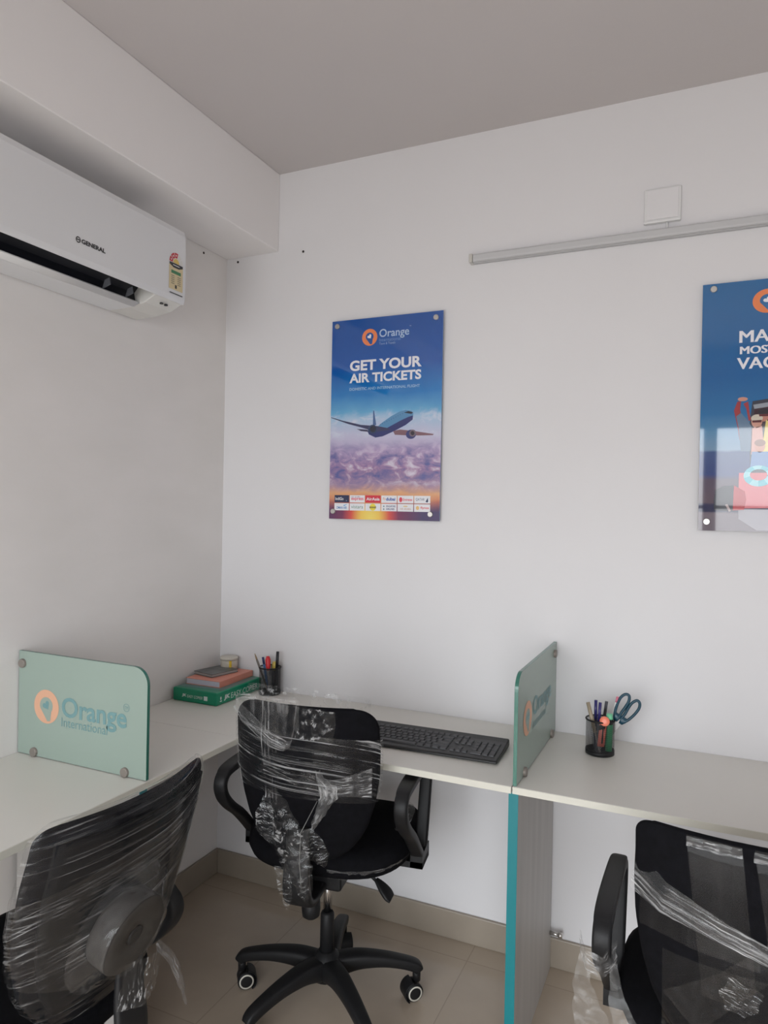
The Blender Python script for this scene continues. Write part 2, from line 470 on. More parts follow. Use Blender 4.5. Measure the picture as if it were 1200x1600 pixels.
support((2.66, -0.495, 0), (0.025, 0.48, PZ), 'y', 'support panel at the far right end of the worktop')

# ------------------------------------------------------------------ frosted glass dividers
LOGO_O = mat('orange_logo_on_glass', srgb(218, 168, 138), 0.45)
LOGO_T = mat('teal_logo_on_glass', srgb(112, 150, 152), 0.45)
LOGO_HALO = mat('logo_on_glass_back', srgb(196, 196, 180), 0.5)
def logo_ring(mb, fr, d, cx, cy, rx, ry, m_ring, m_in, m_heart, hs=1.0):
    mb.flat(circ(cx, cy, rx, ry, 40), fr, d, m_ring)
    # map-pin shaped hole opening down to the rim
    pin = circ(cx, cy+0.06*ry, 0.52*rx, 0.5*ry, 20, -0.22*PI, 1.12*PI) + [(cx-0.30*rx, cy-0.35*ry), (cx+0.10*rx, cy-0.86*ry), (cx+0.34*rx, cy-0.80*ry), (cx+0.40*rx, cy-0.3*ry)]
    mb.flat(pin, fr, d+0.0003, m_in)
    h = []
    for i in range(28):
        t = 2*PI*i/28
        x = 16*math.sin(t)**3; y = 13*math.cos(t)-5*math.cos(2*t)-2*math.cos(3*t)-math.cos(4*t)
        a = math.radians(35)
        h.append((cx+(x*math.cos(a)-y*math.sin(a))/17*0.30*rx*hs, cy+0.08*ry+(x*math.sin(a)+y*math.cos(a))/17*0.30*ry*hs))
    mb.flat(h, fr, d+0.0006, m_heart)
def divider(loc, U, N, width, kn, lg, label):
    """glass standing on a worktop; U runs along it, N faces the side with the logo"""
    t = thing('glass_divider', loc, label, 'divider', None)
    H = 0.286; U = Vector(U); N = Vector(N); V = Vector((0, 0, 1)); r = 0.045
    x0, x1 = lg['wall'], lg['free']
    s = 1 if x1 > x0 else -1
    arc = [(x1-s*r+s*r*math.sin(a), H-r+r*math.cos(a)) for a in [PI/2*i/10 for i in range(11)]]
    poly = [(x0, 0.002), (x0, H)] + arc + [(x1, 0.002)]
    if s > 0: poly = poly[::-1]
    fr = (Vector((0, 0, 0)), U, V, N)
    g = MB().prism(poly, fr, -0.005, 0.005, FROST, GEDGE).build('glass_pane', t, 0.0008)
    for kx, kz in kn:
        mb = MB()
        o = U*kx + V*kz
        q = Matrix.Translation(o) @ N.to_track_quat('Z', 'Y').to_matrix().to_4x4()
        mb.lathe([(0.011, -0.011), (0.0125, -0.010), (0.0125, 0.011), (0.011, 0.0125)], KNOB, 20, q)
        mb.build('glass_clamp', t)['label'] = 'round satin metal clamp'
    L = MB()
    logo_ring(L, fr, 0.0057, *lg['ring'], LOGO_O, FROST, LOGO_T)
    L.build('logo_ring', t)['label'] = 'orange ring with a heart'
    L = MB()
    L.text('Orange', fr, 0.0058, *lg['orange'], LOGO_T, 0.022)
    L.text('International', fr, 0.0058, *lg['intl'], LOGO_T, 0.0)
    if 'tm' in lg:
        x, z = lg['tm']
        L.text('TM', fr, 0.0058, x-0.006, x+0.006, z-0.004, z+0.004, LOGO_T)
        a = circ(x, z, 0.0105, 0.0105, 20); b = circ(x, z, 0.0092, 0.0092, 20)
        for i in range(20):
            j = (i+1) % 20; L.flat([a[i], a[j], b[j], b[i]], fr, 0.0058, LOGO_T)
    L.build('logo_lettering', t)['label'] = 'teal lettering reading Orange International'
    return t
divider((0, -0.902, DZ), (1, 0, 0), (0, -1, 0), 0.47, [(0.019, 0.252), (0.069, 0.0127), (0.399, 0.0127)],
        dict(wall=0.003, free=0.468, ring=(0.113, 0.143, 0.047, 0.046), orange=(0.171, 0.402, 0.108, 0.178), intl=(0.171, 0.336, 0.098, 0.122), tm=(0.4, 0.178)),
        'frosted green glass divider on the left worktop with its logo facing out')
divider((1.3127, 0, DZ), (0, 1, 0), (1, 0, 0), 0.51, [(-0.040, 0.255), (-0.070, 0.0127), (-0.430, 0.0127)],
        dict(wall=-0.002, free=-0.512, ring=(-0.402, 0.147, 0.050, 0.046), orange=(-0.338, -0.085, 0.118, 0.186), intl=(-0.337, -0.160, 0.100, 0.122)),
        'frosted green glass divider between the keyboard and the scissors cup, seen almost edge-on')

# ------------------------------------------------------------------ posters
WHT = mat('print_white', (0.83, 0.83, 0.87), 0.15)
PRW = mat('print_pale_blue', srgb(178, 200, 226), 0.15)
POR = mat('print_orange', srgb(238, 140, 92), 0.15)
def pm(r, g, b): return mat('print_%d_%d_%d' % (r, g, b), srgb(r, g, b), 0.06, **{'Coat Weight': 1.0, 'Coat Roughness': 0.02})
def art(name, stops, clouds, glow):
    m = mat(name, (0.1, 0.2, 0.5), 0.05, **{'Coat Weight': 1.0, 'Coat Roughness': 0.02})
    nt = NT(m); b = nt.n['Principled BSDF']
    tc = nt.add('ShaderNodeTexCoord'); sp = nt.add('ShaderNodeSeparateXYZ'); nt.link(tc.outputs['Object'], sp.inputs[0])
    n0 = nt.add('ShaderNodeTexNoise', i_Scale=9, i_Detail=6); nt.link(tc.outputs['Object'], n0.inputs['Vector'])
    ad = nt.add('ShaderNodeMath', operation='MULTIPLY_ADD'); nt.link(n0.outputs['Fac'], ad.inputs[0]); ad.inputs[1].default_value = 0.05 if clouds else 0.01
    of = nt.add('ShaderNodeMath', operation='SUBTRACT', i_1=0.025 if clouds else 0.005); nt.link(sp.outputs['Z'], of.inputs[0]); nt.link(of.outputs[0], ad.inputs[2])
    dv = nt.add('ShaderNodeMath', operation='DIVIDE', i_1=0.72); nt.link(ad.outputs[0], dv.inputs[0])
    colr = ramp(nt, dv.outputs[0], stops)
    if clouds:
        mp = nt.add('ShaderNodeMapping'); mp.inputs['Scale'].default_value = (1, 1, 1.7); nt.link(tc.outputs['Object'], mp.inputs[0])
        n = nt.add('ShaderNodeTexNoise', i_Scale=17, i_Detail=9, i_Roughness=0.6, i_Distortion=0.5); nt.link(mp.outputs[0], n.inputs['Vector'])
        def masked(center, half):
            d = nt.add('ShaderNodeMath', operation='SUBTRACT', i_1=center); nt.link(sp.outputs['Z'], d.inputs[0])
            a = nt.add('ShaderNodeMath', operation='ABSOLUTE'); nt.link(d.outputs[0], a.inputs[0])
            r = nt.add('ShaderNodeMapRange', i_1=half, i_2=half*0.35, i_3=0.0, i_4=1.0); nt.link(a.outputs[0], r.inputs[0])
            return r.outputs[0]
        def cloudmix(prev, mask, lo, hi, c):
            r = nt.add('ShaderNodeMapRange', i_1=lo, i_2=hi); nt.link(n.outputs['Fac'], r.inputs[0])
            mu = nt.add('ShaderNodeMath', operation='MULTIPLY'); nt.link(r.outputs[0], mu.inputs[0]); nt.link(mask, mu.inputs[1])
            mx = nt.add('ShaderNodeMixRGB'); nt.link(mu.outputs[0], mx.inputs[0]); nt.link(prev, mx.inputs[1]); mx.inputs[2].default_value = (*c, 1)
            return mx.outputs[0]
        colr = cloudmix(colr, masked(0.185, 0.10), 0.56, 0.36, srgb(92, 96, 156))
        colr = cloudmix(colr, masked(0.185, 0.09), 0.53, 0.66, srgb(214, 205, 222))
        colr = cloudmix(colr, masked(0.335, 0.06), 0.50, 0.64, srgb(208, 214, 232))
    if glow:
        gx = nt.add('ShaderNodeMath', operation='SUBTRACT', i_1=0.165); nt.link(sp.outputs['X'], gx.inputs[0])
        gz = nt.add('ShaderNodeMath', operation='MULTIPLY_ADD', i_1=0.55, i_2=0.0); nt.link(sp.outputs['Z'], gz.inputs[0])
        cm = nt.add('ShaderNodeCombineXYZ'); nt.link(gx.outputs[0], cm.inputs[0]); nt.link(gz.outputs[0], cm.inputs[1])
        ln = nt.add('ShaderNodeVectorMath', operation='LENGTH'); nt.link(cm.outputs[0], ln.inputs[0])
        g = ramp(nt, ln.outputs['Value'], [(0.0, srgb(250, 225, 110)), (0.035, srgb(246, 205, 90)), (0.075, srgb(222, 80, 70)), (0.11, srgb(120, 45, 85)), (0.2, srgb(62, 46, 98))])
        mr = nt.add('ShaderNodeMapRange', i_1=0.075, i_2=0.03, i_3=0.0, i_4=1.0); nt.link(sp.outputs['Z'], mr.inputs[0])
        mx = nt.add('ShaderNodeMixRGB'); nt.link(mr.outputs[0], mx.inputs[0]); nt.link(colr, mx.inputs[1]); nt.link(g, mx.inputs[2])
        colr = mx.outputs[0]
    nt.link(colr, b.inputs['Base Color'])
    return m
PX, PY, PZp = Vector((1, 0, 0)), Vector((0, -1, 0)), Vector((0, 0, 1))
PFR = (Vector((0, 0, 0)), PX, PZp, PY)
ACR = mat('acrylic_edge', srgb(120, 150, 190), 0.1)
def poster(x, z, artm, label, screws):
    t = thing('poster', (x, -0.013, z), label, 'poster')
    MB().prism([(0, 0), (0.428, 0), (0.428, 0.718), (0, 0.718)], PFR, 0.0, 0.005, artm, ACR).build('poster_panel', t)
    for a, b in screws:
        m = MB()
        q = Matrix.Translation(PX*a+PZp*b) @ PY.to_track_quat('Z', 'Y').to_matrix().to_4x4()
        m.lathe([(0.006, -0.013), (0.006, 0.005), (0.0095, 0.0052), (0.0095, 0.009), (0.008, 0.0105)], STEEL, 24, q).build('standoff_screw', t)
    return t
A1 = art('sunset_sky_print', [(0.0, srgb(70, 48, 100)), (0.085, srgb(206, 120, 92)), (0.13, srgb(226, 168, 120)), (0.175, srgb(168, 140, 168)), (0.25, srgb(170, 130, 168)),
     (0.34, srgb(186, 164, 200)), (0.43, srgb(196, 196, 222)), (0.50, srgb(168, 198, 226)), (0.535, srgb(100, 170, 214)), (0.62, srgb(32, 124, 196)), (0.76, srgb(26, 88, 170)), (1.0, srgb(24, 82, 160))], True, True)
p1 = poster(0.490, 1.411, A1, 'blue air ticket poster with an airliner over sunset clouds', [(0.022, 0.698), (0.403, 0.696), (0.017, 0.027), (0.395, 0.023)])
m = MB(); logo_ring(m, PFR, 0.0055, 0.152, 0.649, 0.030, 0.030, POR, pm(24, 84, 162), WHT); m.build('logo_ring', p1)['label'] = 'orange ring logo with a heart'
m = MB()
m.text('Orange', PFR, 0.0056, 0.190, 0.304, 0.637, 0.674, PRW, 0.012)
m.text('International', PFR, 0.0056, 0.190, 0.272, 0.630, 0.642, pm(110, 150, 205), 0)
m.text('Tours & Travels', PFR, 0.0056, 0.190, 0.252, 0.619, 0.627, pm(150, 180, 220), 0)
m.text('TM', PFR, 0.0056, 0.305, 0.311, 0.674, 0.678, PRW, 0)
m.build('logo_lettering', p1)
m = MB()
m.text('GET YOUR', PFR, 0.0056, 0.075, 0.353, 0.532, 0.570, WHT, 0.034)
m.text('AIR TICKETS', PFR, 0.0056, 0.074, 0.352, 0.489, 0.523, WHT, 0.034)
m.text('DOMESTIC AND INTERNATIONAL FLIGHT', PFR, 0.0056, 0.075, 0.348, 0.462, 0.472, pm(150, 190, 226), 0.03)
m.build('headline', p1)
AP = dict(
 fuse=[(0.187,0.327),(0.203,0.341),(0.242,0.365),(0.274,0.38),(0.296,0.384),(0.318,0.38),(0.325,0.372),(0.324,0.362),(0.297,0.341),(0.254,0.32),(0.221,0.303),(0.187,0.293),(0.165,0.299),(0.153,0.312)],
 low=[(0.324,0.364),(0.323,0.35),(0.297,0.332),(0.254,0.312),(0.21,0.295),(0.182,0.291),(0.156,0.303),(0.15,0.315),(0.181,0.312),(0.22,0.321),(0.275,0.347),(0.307,0.360)],
 lw=[(0.001,0.37),(0.048,0.356),(0.124,0.338),(0.187,0.332),(0.232,0.323),(0.243,0.317),(0.181,0.312),(0.124,0.329),(0.072,0.343),(0.003,0.367)],
 fin=[(0.171,0.388),(0.175,0.386),(0.184,0.336),(0.171,0.334)], stab=[(0.107,0.324),(0.15,0.320),(0.155,0.312),(0.124,0.316)],
 rw=[(0.25,0.312),(0.276,0.317),(0.33,0.31),(0.402,0.298),(0.399,0.294),(0.352,0.294),(0.298,0.296),(0.257,0.299)])
m = MB()
m.flat(AP['fin'], PFR, 0.0054, pm(70, 100, 150)); m.flat(AP['stab'], PFR, 0.0054, pm(52, 50, 84))
m.flat(AP['fuse'], PFR, 0.0056, pm(86, 142, 186)); m.flat(AP['low'], PFR, 0.0058, pm(34, 46, 112))
m.flat(AP['lw'], PFR, 0.0060, pm(50, 54, 92)); m.flat(AP['rw'], PFR, 0.0060, pm(128, 92, 104))
m.flat(circ(0.170, 0.321, 0.018, 0.016), PFR, 0.0062, pm(40, 60, 100)); m.flat(circ(0.172, 0.322, 0.012, 0.011), PFR, 0.0064, pm(24, 30, 58))
m.flat(circ(0.318, 0.299, 0.019, 0.016), PFR, 0.0062, pm(46, 54, 116)); m.flat(circ(0.324, 0.303, 0.013, 0.012), PFR, 0.0064, pm(112, 96, 110)); m.flat(circ(0.324, 0.303, 0.007, 0.007), PFR, 0.0066, pm(40, 34, 52))
m.flat([(0.290,0.375),(0.307,0.380),(0.325,0.375),(0.318,0.370)], PFR, 0.0062, pm(24, 30, 50))
for i in range(11):
    a = i/10; m.flat(circ(0.200+0.085*a, 0.336+0.036*a, 0.0013, 0.0013, 8), PFR, 0.0062, pm(40, 70, 120))
m.build('airliner_print', p1)['label'] = 'printed airliner banking over clouds'
m = MB()
TX = [0.022, 0.0845, 0.147, 0.2095, 0.272, 0.3345]
cols = [[pm(32, 42, 80), WHT, pm(214, 40, 62), WHT, WHT, WHT], [WHT]*6]
for r in range(2):
    for c in range(6):
        x0 = TX[c]; z0 = 0.060-0.029*r
        m.flat([(x0, z0), (x0+0.0595, z0), (x0+0.0595, z0+0.026), (x0, z0+0.026)], PFR, 0.0056, cols[r][c])
def tt(s, c, r, mt, a=0.1, b=0.9, lo=0.3, hi=0.72, bold=0.015):
    x0 = TX[c]; z0 = 0.060-0.029*r
    m.text(s, PFR, 0.0059, x0+0.0595*a, x0+0.0595*b, z0+0.026*lo, z0+0.026*hi, mt, bold)
tt('IndiGo', 0, 0, WHT, 0.06, 0.62); m.flat(circ(TX[0]+0.049, 0.066, 0.002, n=8), PFR, 0.0059, pm(120, 140, 190))
tt('air india', 1, 0, pm(120, 50, 120), 0.1, 0.7, 0.72, 0.88, 0); tt('express', 1, 0, pm(226, 40, 90), 0.1, 0.92, 0.2, 0.65)
tt('AirAsia', 2, 0, WHT, 0.06, 0.94, 0.3, 0.72, 0.02)
tt('fly', 3, 0, pm(226, 150, 100), 0.1, 0.28, 0.3, 0.75, 0); tt('dubai', 3, 0, pm(40, 86, 170), 0.3, 0.9, 0.3, 0.75, 0.03)
tt('Emirates', 4, 0, pm(222, 60, 84), 0.34, 0.93, 0.3, 0.66); m.flat(circ(TX[4]+0.012, 0.072, 0.006, 0.009, 14), PFR, 0.0059, pm(222, 60, 84))
tt('QATAR', 5, 0, pm(60, 74, 110), 0.1, 0.64, 0.3, 0.7, 0); m.flat([(TX[5]+0.042, 0.066), (TX[5]+0.05, 0.080), (TX[5]+0.052, 0.066), (TX[5]+0.048, 0.063)], PFR, 0.0059, pm(40, 54, 92))
tt('OMAN AIR', 0, 1, pm(40, 130, 200), 0.14, 0.86, 0.2, 0.55); m.flat([(TX[0]+0.036, 0.050), (TX[0]+0.054, 0.054), (TX[0]+0.04, 0.046)], PFR, 0.0059, pm(120, 180, 226))
tt('vistara', 1, 1, pm(110, 150, 130), 0.1, 0.9, 0.3, 0.75, 0)
m.flat(circ(TX[2]+0.0297, 0.044, 0.0125, 0.0125, 20), PFR, 0.0058, pm(240, 222, 70)); tt('scoot', 2, 1, pm(40, 40, 44), 0.28, 0.72, 0.36, 0.66, 0.03)
tt('SINGAPORE', 3, 1, pm(46, 60, 120), 0.32, 0.92, 0.55, 0.8); tt('AIRLINES', 3, 1, pm(46, 60, 120), 0.32, 0.86, 0.16, 0.42)
for q in (0.038, 0.048): m.flat(circ(TX[3]+0.01, q, 0.003, n=8), PFR, 0.0059, pm(130, 150, 160))
tt('AIR ARABIA', 4, 1, pm(200, 160, 140), 0.16, 0.86, 0.22, 0.46, 0); m.flat(circ(TX[4]+0.03, 0.049, 0.009, 0.0025, 12), PFR, 0.0059, pm(226, 200, 150))
tt('flynas', 5, 1, pm(226, 60, 70), 0.4, 0.92, 0.3, 0.7); m.flat(circ(TX[5]+0.013, 0.044, 0.006, 0.007, 12), PFR, 0.0059, pm(232, 190, 120))
m.build('airline_logo_strip', p1)['label'] = 'two rows of small white airline logo tiles'

A2 = art('holiday_sky_print', [(0.0, srgb(112, 102, 112)), (0.072, srgb(118, 106, 116)), (0.078, srgb(40, 42, 76)), (0.108, srgb(44, 44, 78)), (0.112, srgb(92, 76, 88)), (0.205, srgb(84, 72, 92)), (0.225, srgb(48, 66, 124)),
     (0.318, srgb(54, 78, 130)), (0.326, srgb(116, 148, 178)), (0.40, srgb(86, 138, 178)), (0.47, srgb(40, 112, 168)), (0.62, srgb(26, 98, 160)), (1.0, srgb(40, 106, 162))], False, False)
p2 = poster(1.7225, 1.404, A2, 'blue holiday poster cut by the right edge of the photo', [(0.029, 0.702), (0.400, 0.700), (0.022, 0.026), (0.398, 0.026)])
m = MB(); logo_ring(m, PFR, 0.0055, 0.168, 0.655, 0.038, 0.034, POR, pm(44, 110, 166), WHT); m.build('logo_ring', p2)['label'] = 'orange ring logo with a heart'
m = MB()
for dx in (0, 0.0009, 0.0018, 0.0027): m.text('MAKE THE', PFR, 0.0056+dx/8, 0.098+dx, 0.347+dx, 0.541, 0.575, WHT, 0.0)
for dx in (0, 0.0009, 0.0018, 0.0027): m.text('MOST OF YOUR', PFR, 0.0056+dx/8, 0.100+dx, 0.348+dx, 0.508, 0.530, WHT, 0.0)
for dx in (0, 0.0009, 0.0018, 0.0027): m.text('VACATION', PFR, 0.0056+dx/8, 0.093+dx, 0.348+dx, 0.465, 0.498, WHT, 0.0)
m.build('headline', p2)
m = MB()
sk, rs, dk = pm(206, 150, 132), pm(160, 60, 66), pm(40, 36, 46)
d = 0.0054
m.flat([(0.135,0.372),(0.30,0.395),(0.34,0.36),(0.34,0.10),(0.135,0.10),(0.128,0.30)], PFR, d, pm(60, 62, 74))          # car seen from behind
m.flat([(0.137,0.362),(0.30,0.385),(0.30,0.372),(0.140,0.350)], PFR, d+.0002, pm(150, 156, 166))
m.flat([(0.140,0.350),(0.30,0.372),(0.30,0.30),(0.138,0.30)], PFR, d+.0002, pm(66, 46, 56))
m.flat([(0.088,0.347),(0.096,0.372),(0.106,0.374),(0.104,0.350),(0.108,0.318),(0.122,0.300),(0.120,0.27),(0.104,0.262),(0.098,0.30)], PFR, d+.0004, rs)   # raised arm
m.flat([(0.094,0.330),(0.106,0.340),(0.122,0.32),(0.134,0.30),(0.132,0.23),(0.108,0.23),(0.100,0.30)], PFR, d+.0006, pm(96, 122, 150))
m.flat(circ(0.110, 0.379, 0.013, 0.006, 14), PFR, d+.0006, sk)
m.flat([(0.112,0.366),(0.124,0.372),(0.128,0.340),(0.132,0.318),(0.126,0.316),(0.120,0.350)], PFR, d+.0006, rs)
for cx, cz, tint in ((0.147, 0.314, sk), (0.164, 0.331, pm(190, 128, 112)), (0.200, 0.326, sk), (0.236, 0.318, sk)):
    m.flat(circ(cx, cz, 0.014, 0.018), PFR, d+.0008, tint)
    m.flat(circ(cx, cz+0.009, 0.015, 0.011), PFR, d+.0010, dk if cx != 0.147 else pm(206, 196, 180))
    m.flat([(cx-0.012, cz+0.003), (cx+0.012, cz+0.004), (cx+0.011, cz-0.003), (cx-0.011, cz-0.003)], PFR, d+.0012, pm(90, 36, 40))
m.flat([(0.136,0.295),(0.160,0.302),(0.168,0.225),(0.134,0.220)], PFR, d+.0008, pm(214, 160, 150))
m.flat([(0.170,0.318),(0.196,0.300),(0.206,0.225),(0.160,0.225)], PFR, d+.0010, pm(226, 206, 120))
m.flat([(0.212,0.308),(0.256,0.300),(0.264,0.19),(0.206,0.19)], PFR, d+.0007, pm(120, 150, 170))
m.flat([(0.190,0.312),(0.214,0.308),(0.222,0.20),(0.196,0.20)], PFR, d+.00075, pm(150, 90, 90))
m.flat(circ(0.156, 0.243, 0.013, 0.017), PFR, d+.0012, sk); m.flat(circ(0.156, 0.253, 0.014, 0.010), PFR, d+.0014, pm(150, 110, 96))
m.flat([(0.136,0.228),(0.178,0.228),(0.184,0.180),(0.132,0.180)], PFR, d+.0012, pm(104, 140, 190))
m.flat([(0.104,0.168),(0.190,0.168),(0.188,0.068),(0.104,0.066)], PFR, d+.0010, pm(214, 110, 120))
a = circ(0.154, 0.159, 0.038, 0.030, 28); b = circ(0.154, 0.162, 0.022, 0.016, 28)
for i in range(28):
    j = (i+1) % 28; m.flat([a[i], a[j], b[j], b[i]], PFR, d+.0016, pm(104, 190, 206) if (i//3) % 2 else pm(150, 210, 220))
m.flat([(0.040,0.085),(0.044,0.119),(0.066,0.130),(0.092,0.132),(0.094,0.06),(0.085,0.057),(0.041,0.061)], PFR, d+.0016, pm(24, 26, 44))  # reflection of the person at the camera, painted on as flat dark shape
m.flat([(0.092,0.132),(0.120,0.115),(0.124,0.090),(0.119,0.062),(0.090,0.060)], PFR, d+.0018, pm(180, 36, 50))  # red side of the same painted reflection
m.flat([(0.070,0.076),(0.076,0.078),(0.086,0.058),(0.080,0.056)], PFR, d+.0020, pm(170, 150, 150))  # pale strip within the painted reflection
m.flat([(0.104,0.064),(0.34,0.064),(0.34,0.004),(0.152,0.004),(0.105,0.036)], PFR, d+.0006, pm(150, 146, 156))
m.build('holiday_print', p2)['label'] = 'printed travellers with luggage behind a car, plus a painted-on reflection of the camera holder'

# ------------------------------------------------------------------ air conditioner
ac = thing('air_conditioner', (0, -0.93, 2.06), 'white split air conditioner on the left wall under the beam', 'air conditioner')
Y0, Y1, YE = -0.44, 0.447, 0.327
XZ = lambda y: (Vector((0, y, 0)), Vector((1, 0, 0)), Vector((0, 0, 1)), Vector((0, 1, 0)))
F0 = XZ(0)
body = [(0.003, 0.004), (0.10, 0.006), (0.108, 0.012), (0.100, 0.05), (0.135, 0.085), (0.182, 0.075), (0.186, 0.045), (0.192, 0.04), (0.194, 0.262), (0.185, 0.27), (0.003, 0.27)]
MB().prism(body, F0, Y0, YE, ACW).build('housing', ac, 0.002)
cap = [(0.003, 0.004), (0.085, 0.006), (0.150, 0.016), (0.192, 0.036), (0.194, 0.262), (0.185, 0.27), (0.003, 0.27)]
MB().prism(cap, F0, YE, Y1, CREAMP).build('end_cap', ac, 0.003)
fp = [(0.1945, 0.034), (0.200, 0.036), (0.2035, 0.050), (0.2045, 0.14), (0.203, 0.25), (0.197, 0.268), (0.1945, 0.268)]
MB().prism(fp, F0, Y0, Y1+0.001, ACW).build('front_panel', ac, 0.002)
duct = [(0.110, 0.013), (0.102, 0.05), (0.136, 0.083), (0.180, 0.073), (0.184, 0.045), (0.180, 0.045), (0.176, 0.069), (0.138, 0.078), (0.107, 0.048), (0.114, 0.013)]
MB().prism(duct, F0, Y0+0.002, YE-0.001, DARK).build('air_outlet', ac)
for k in range(2):
    yy = YE-0.05-k*0.09
    MB().prism([(0.118, 0.02), (0.128, 0.045), (0.146, 0.05), (0.15, 0.03)], F0, yy, yy+0.003, mat('grey_fin', (0.12, 0.125, 0.14), 0.4)).build('fin', ac)
MB().bar([(0.118, Y0+0.004, 0.011), (0.118, YE-0.004, 0.011)], (0.93, 0, 0.36), 0.026, 0.006, WHITEP).build('louver', ac)
ACF = (Vector((0.2048, 0, 0)), Vector((0, 1, 0)), Vector((0, 0, 1)), Vector((1, 0, 0)))
m = MB(); GR = mat('brand_grey', (0.03, 0.03, 0.033), 0.4)
m.text('GENERAL', ACF, 0.0, 0.032, 0.115, 0.0865, 0.099, GR, 0.04)
a = circ(0.021, 0.093, 0.008, 0.0085, 20); b = circ(0.021, 0.093, 0.0052, 0.0055, 20)
for i in range(20):
    j = (i+1) % 20; m.flat([a[i], a[j], b[j], b[i]], ACF, 0.0, GR)
m.flat([(0.016, 0.0915), (0.026, 0.0915), (0.026, 0.0945), (0.016, 0.0945)], ACF, 0.0002, GR)
m.build('brand_lettering', ac)
m = MB()
sx0, sx1, sz0, sz1 = 0.371, 0.434, 0.068, 0.186; cx = (sx0+sx1)/2
BE = mat('label_cream', srgb(216, 200, 160), 0.4); RD = mat('label_red', srgb(196, 52, 62), 0.4); YL = mat('label_yellow', srgb(226, 196, 110), 0.4)
m.flat([(sx0, sz0), (sx1, sz0), (sx1, 0.145), (sx0, 0.145)], ACF, 0.0002, BE)
m.flat(circ(cx, 0.152, 0.032, 0.034, 24, 0, PI), ACF, 0.0002, WHITEP)
for k in range(5):
    a0, a1 = PI-k*PI/5-0.04, PI-(k+1)*PI/5+0.04
    seg = circ(cx, 0.152, 0.031, 0.033, 6, a0, a1) + circ(cx, 0.152, 0.016, 0.017, 6, a1, a0)
    m.flat(seg, ACF, 0.0004, RD if k < 3 else CREAMP)
    if k < 3:
        am = (a0+a1)/2; sxx, szz = cx+0.024*math.cos(am), 0.152+0.025*math.sin(am)
        m.flat([(sxx+(0.0042 if q % 2 == 0 else 0.0018)*math.sin(q*PI/5), szz+(0.0042 if q % 2 == 0 else 0.0018)*math.cos(q*PI/5)) for q in range(10)], ACF, 0.0006, WHITEP)
m.flat(circ(cx, 0.152, 0.014, 0.015, 14, 0, PI), ACF, 0.0005, YL)
m.flat([(sx0+0.001, 0.151), (sx1-0.001, 0.151), (sx1-0.001, 0.144), (cx+0.012, 0.137), (cx-0.012, 0.137), (sx0+0.001, 0.144)], ACF, 0.0006, GR)
m.flat([(cx-0.015, 0.146), (cx+0.015, 0.146), (cx+0.015, 0.1435), (cx-0.015, 0.1435)], ACF, 0.0008, WHITEP)
GN = mat('label_green', srgb(70, 130, 90), 0.4); GY = mat('label_grey', srgb(150, 140, 116), 0.4)
m.flat([(cx-0.022, 0.128), (cx+0.022, 0.128), (cx+0.022, 0.118), (cx-0.022, 0.118)], ACF, 0.0004, GN)
for k in range(5):
    for q in (-1, 1):
        z = 0.112-k*0.006; m.flat([(cx+q*0.007, z), (cx+q*0.022, z), (cx+q*0.022, z-0.003), (cx+q*0.007, z-0.003)][::q], ACF, 0.0004, GY)
m.flat([(cx-0.004, 0.084), (cx+0.004, 0.084), (cx+0.004, 0.073), (cx-0.004, 0.073)], ACF, 0.0004, GR)
m.flat([(sx0+0.004, 0.0575), (sx1, 0.0575), (sx1, 0.0545), (sx0+0.004, 0.0545)], ACF, 0.0004, GR)
m.build('energy_label', ac)['label'] = 'cream energy sticker with red arch'
m = MB()
for k in range(2):
    m.box((0.168, 0.372+k*0.02, 0.0205), (0.176, 0.380+k*0.02, 0.0255), GR)
m.build('indicator', ac)

# ------------------------------------------------------------------ wall fittings
tb = thing('tube_light', (1.615, 0, 2.275), 'unlit grey tube light batten above the posters', 'light')
TG = mat('grey_batten', (0.50, 0.50, 0.51), 0.4)
MB().box((-0.6, -0.016, 0), (0.6, -0.001, 0.028), TG).build('batten', tb, 0.002)
MB().prism(rrect(-0.031, 0.001, -0.016, 0.027, 0.006), (Vector((0, 0, 0)), Vector((0, 1, 0)), Vector((0, 0, 1)), Vector((1, 0, 0))), -0.592, 0.592, mat('grey_diffuser', (0.56, 0.56, 0.57), 0.35)).build('diffuser', tb)
for sx in (-1, 1):
    MB().box((sx*0.6-0.006, -0.033, -0.0005), (sx*0.6+0.006, -0.0005, 0.0285), mat('batten_end', (0.60, 0.58, 0.54), 0.4)).build('end_cap', tb, 0.002)
MB().tube([(0.005, -0.006, 0.027), (0.006, -0.008, 0.045), (0.004, -0.006, 0.055)], 0.003, WHITEP, 8).build('cable', tb)
bx = thing('junction_box', (1.607, 0, 2.325), 'square white junction box cover above the tube light', 'junction box')
MB().box((-0.052, -0.010, 0), (0.052, -0.0005, 0.107), WHITEP).build('back_plate', bx, 0.004)
MB().box((-0.045, -0.0125, 0.012), (0.045, -0.010, 0.101), WALL).build('cover_plate', bx, 0.001)
MB().box((-0.052, -0.017, 0.0), (0.052, -0.010, 0.008), WHITEP).build('lower_lip', bx, 0.002)
BRN = mat('dark_wall_plug', (0.03, 0.022, 0.02), 0.7)
for p, n, lb in (((0.0005, -0.144, 2.403), (1, 0, 0), 'small dark wall plug between the air conditioner and the corner'),
                 ((0.053, -0.0005, 2.408), (0, -1, 0), 'small dark wall plug just under the beam end'),
                 ((0.350, -0.0005, 2.410), (0, -1, 0), 'small dark wall plug right of the beam, farthest from the corner')):
    q = Vector(n).to_track_quat('Z', 'Y').to_matrix().to_4x4()
    o = MB().lathe([(0.0045, 0), (0.0045, 0.0015), (0.0025, 0.002), (0.0022, 0.0008)], BRN, 14, q).build('wall_plug', loc=p)
    tag(o, lb, 'wall plug', None)

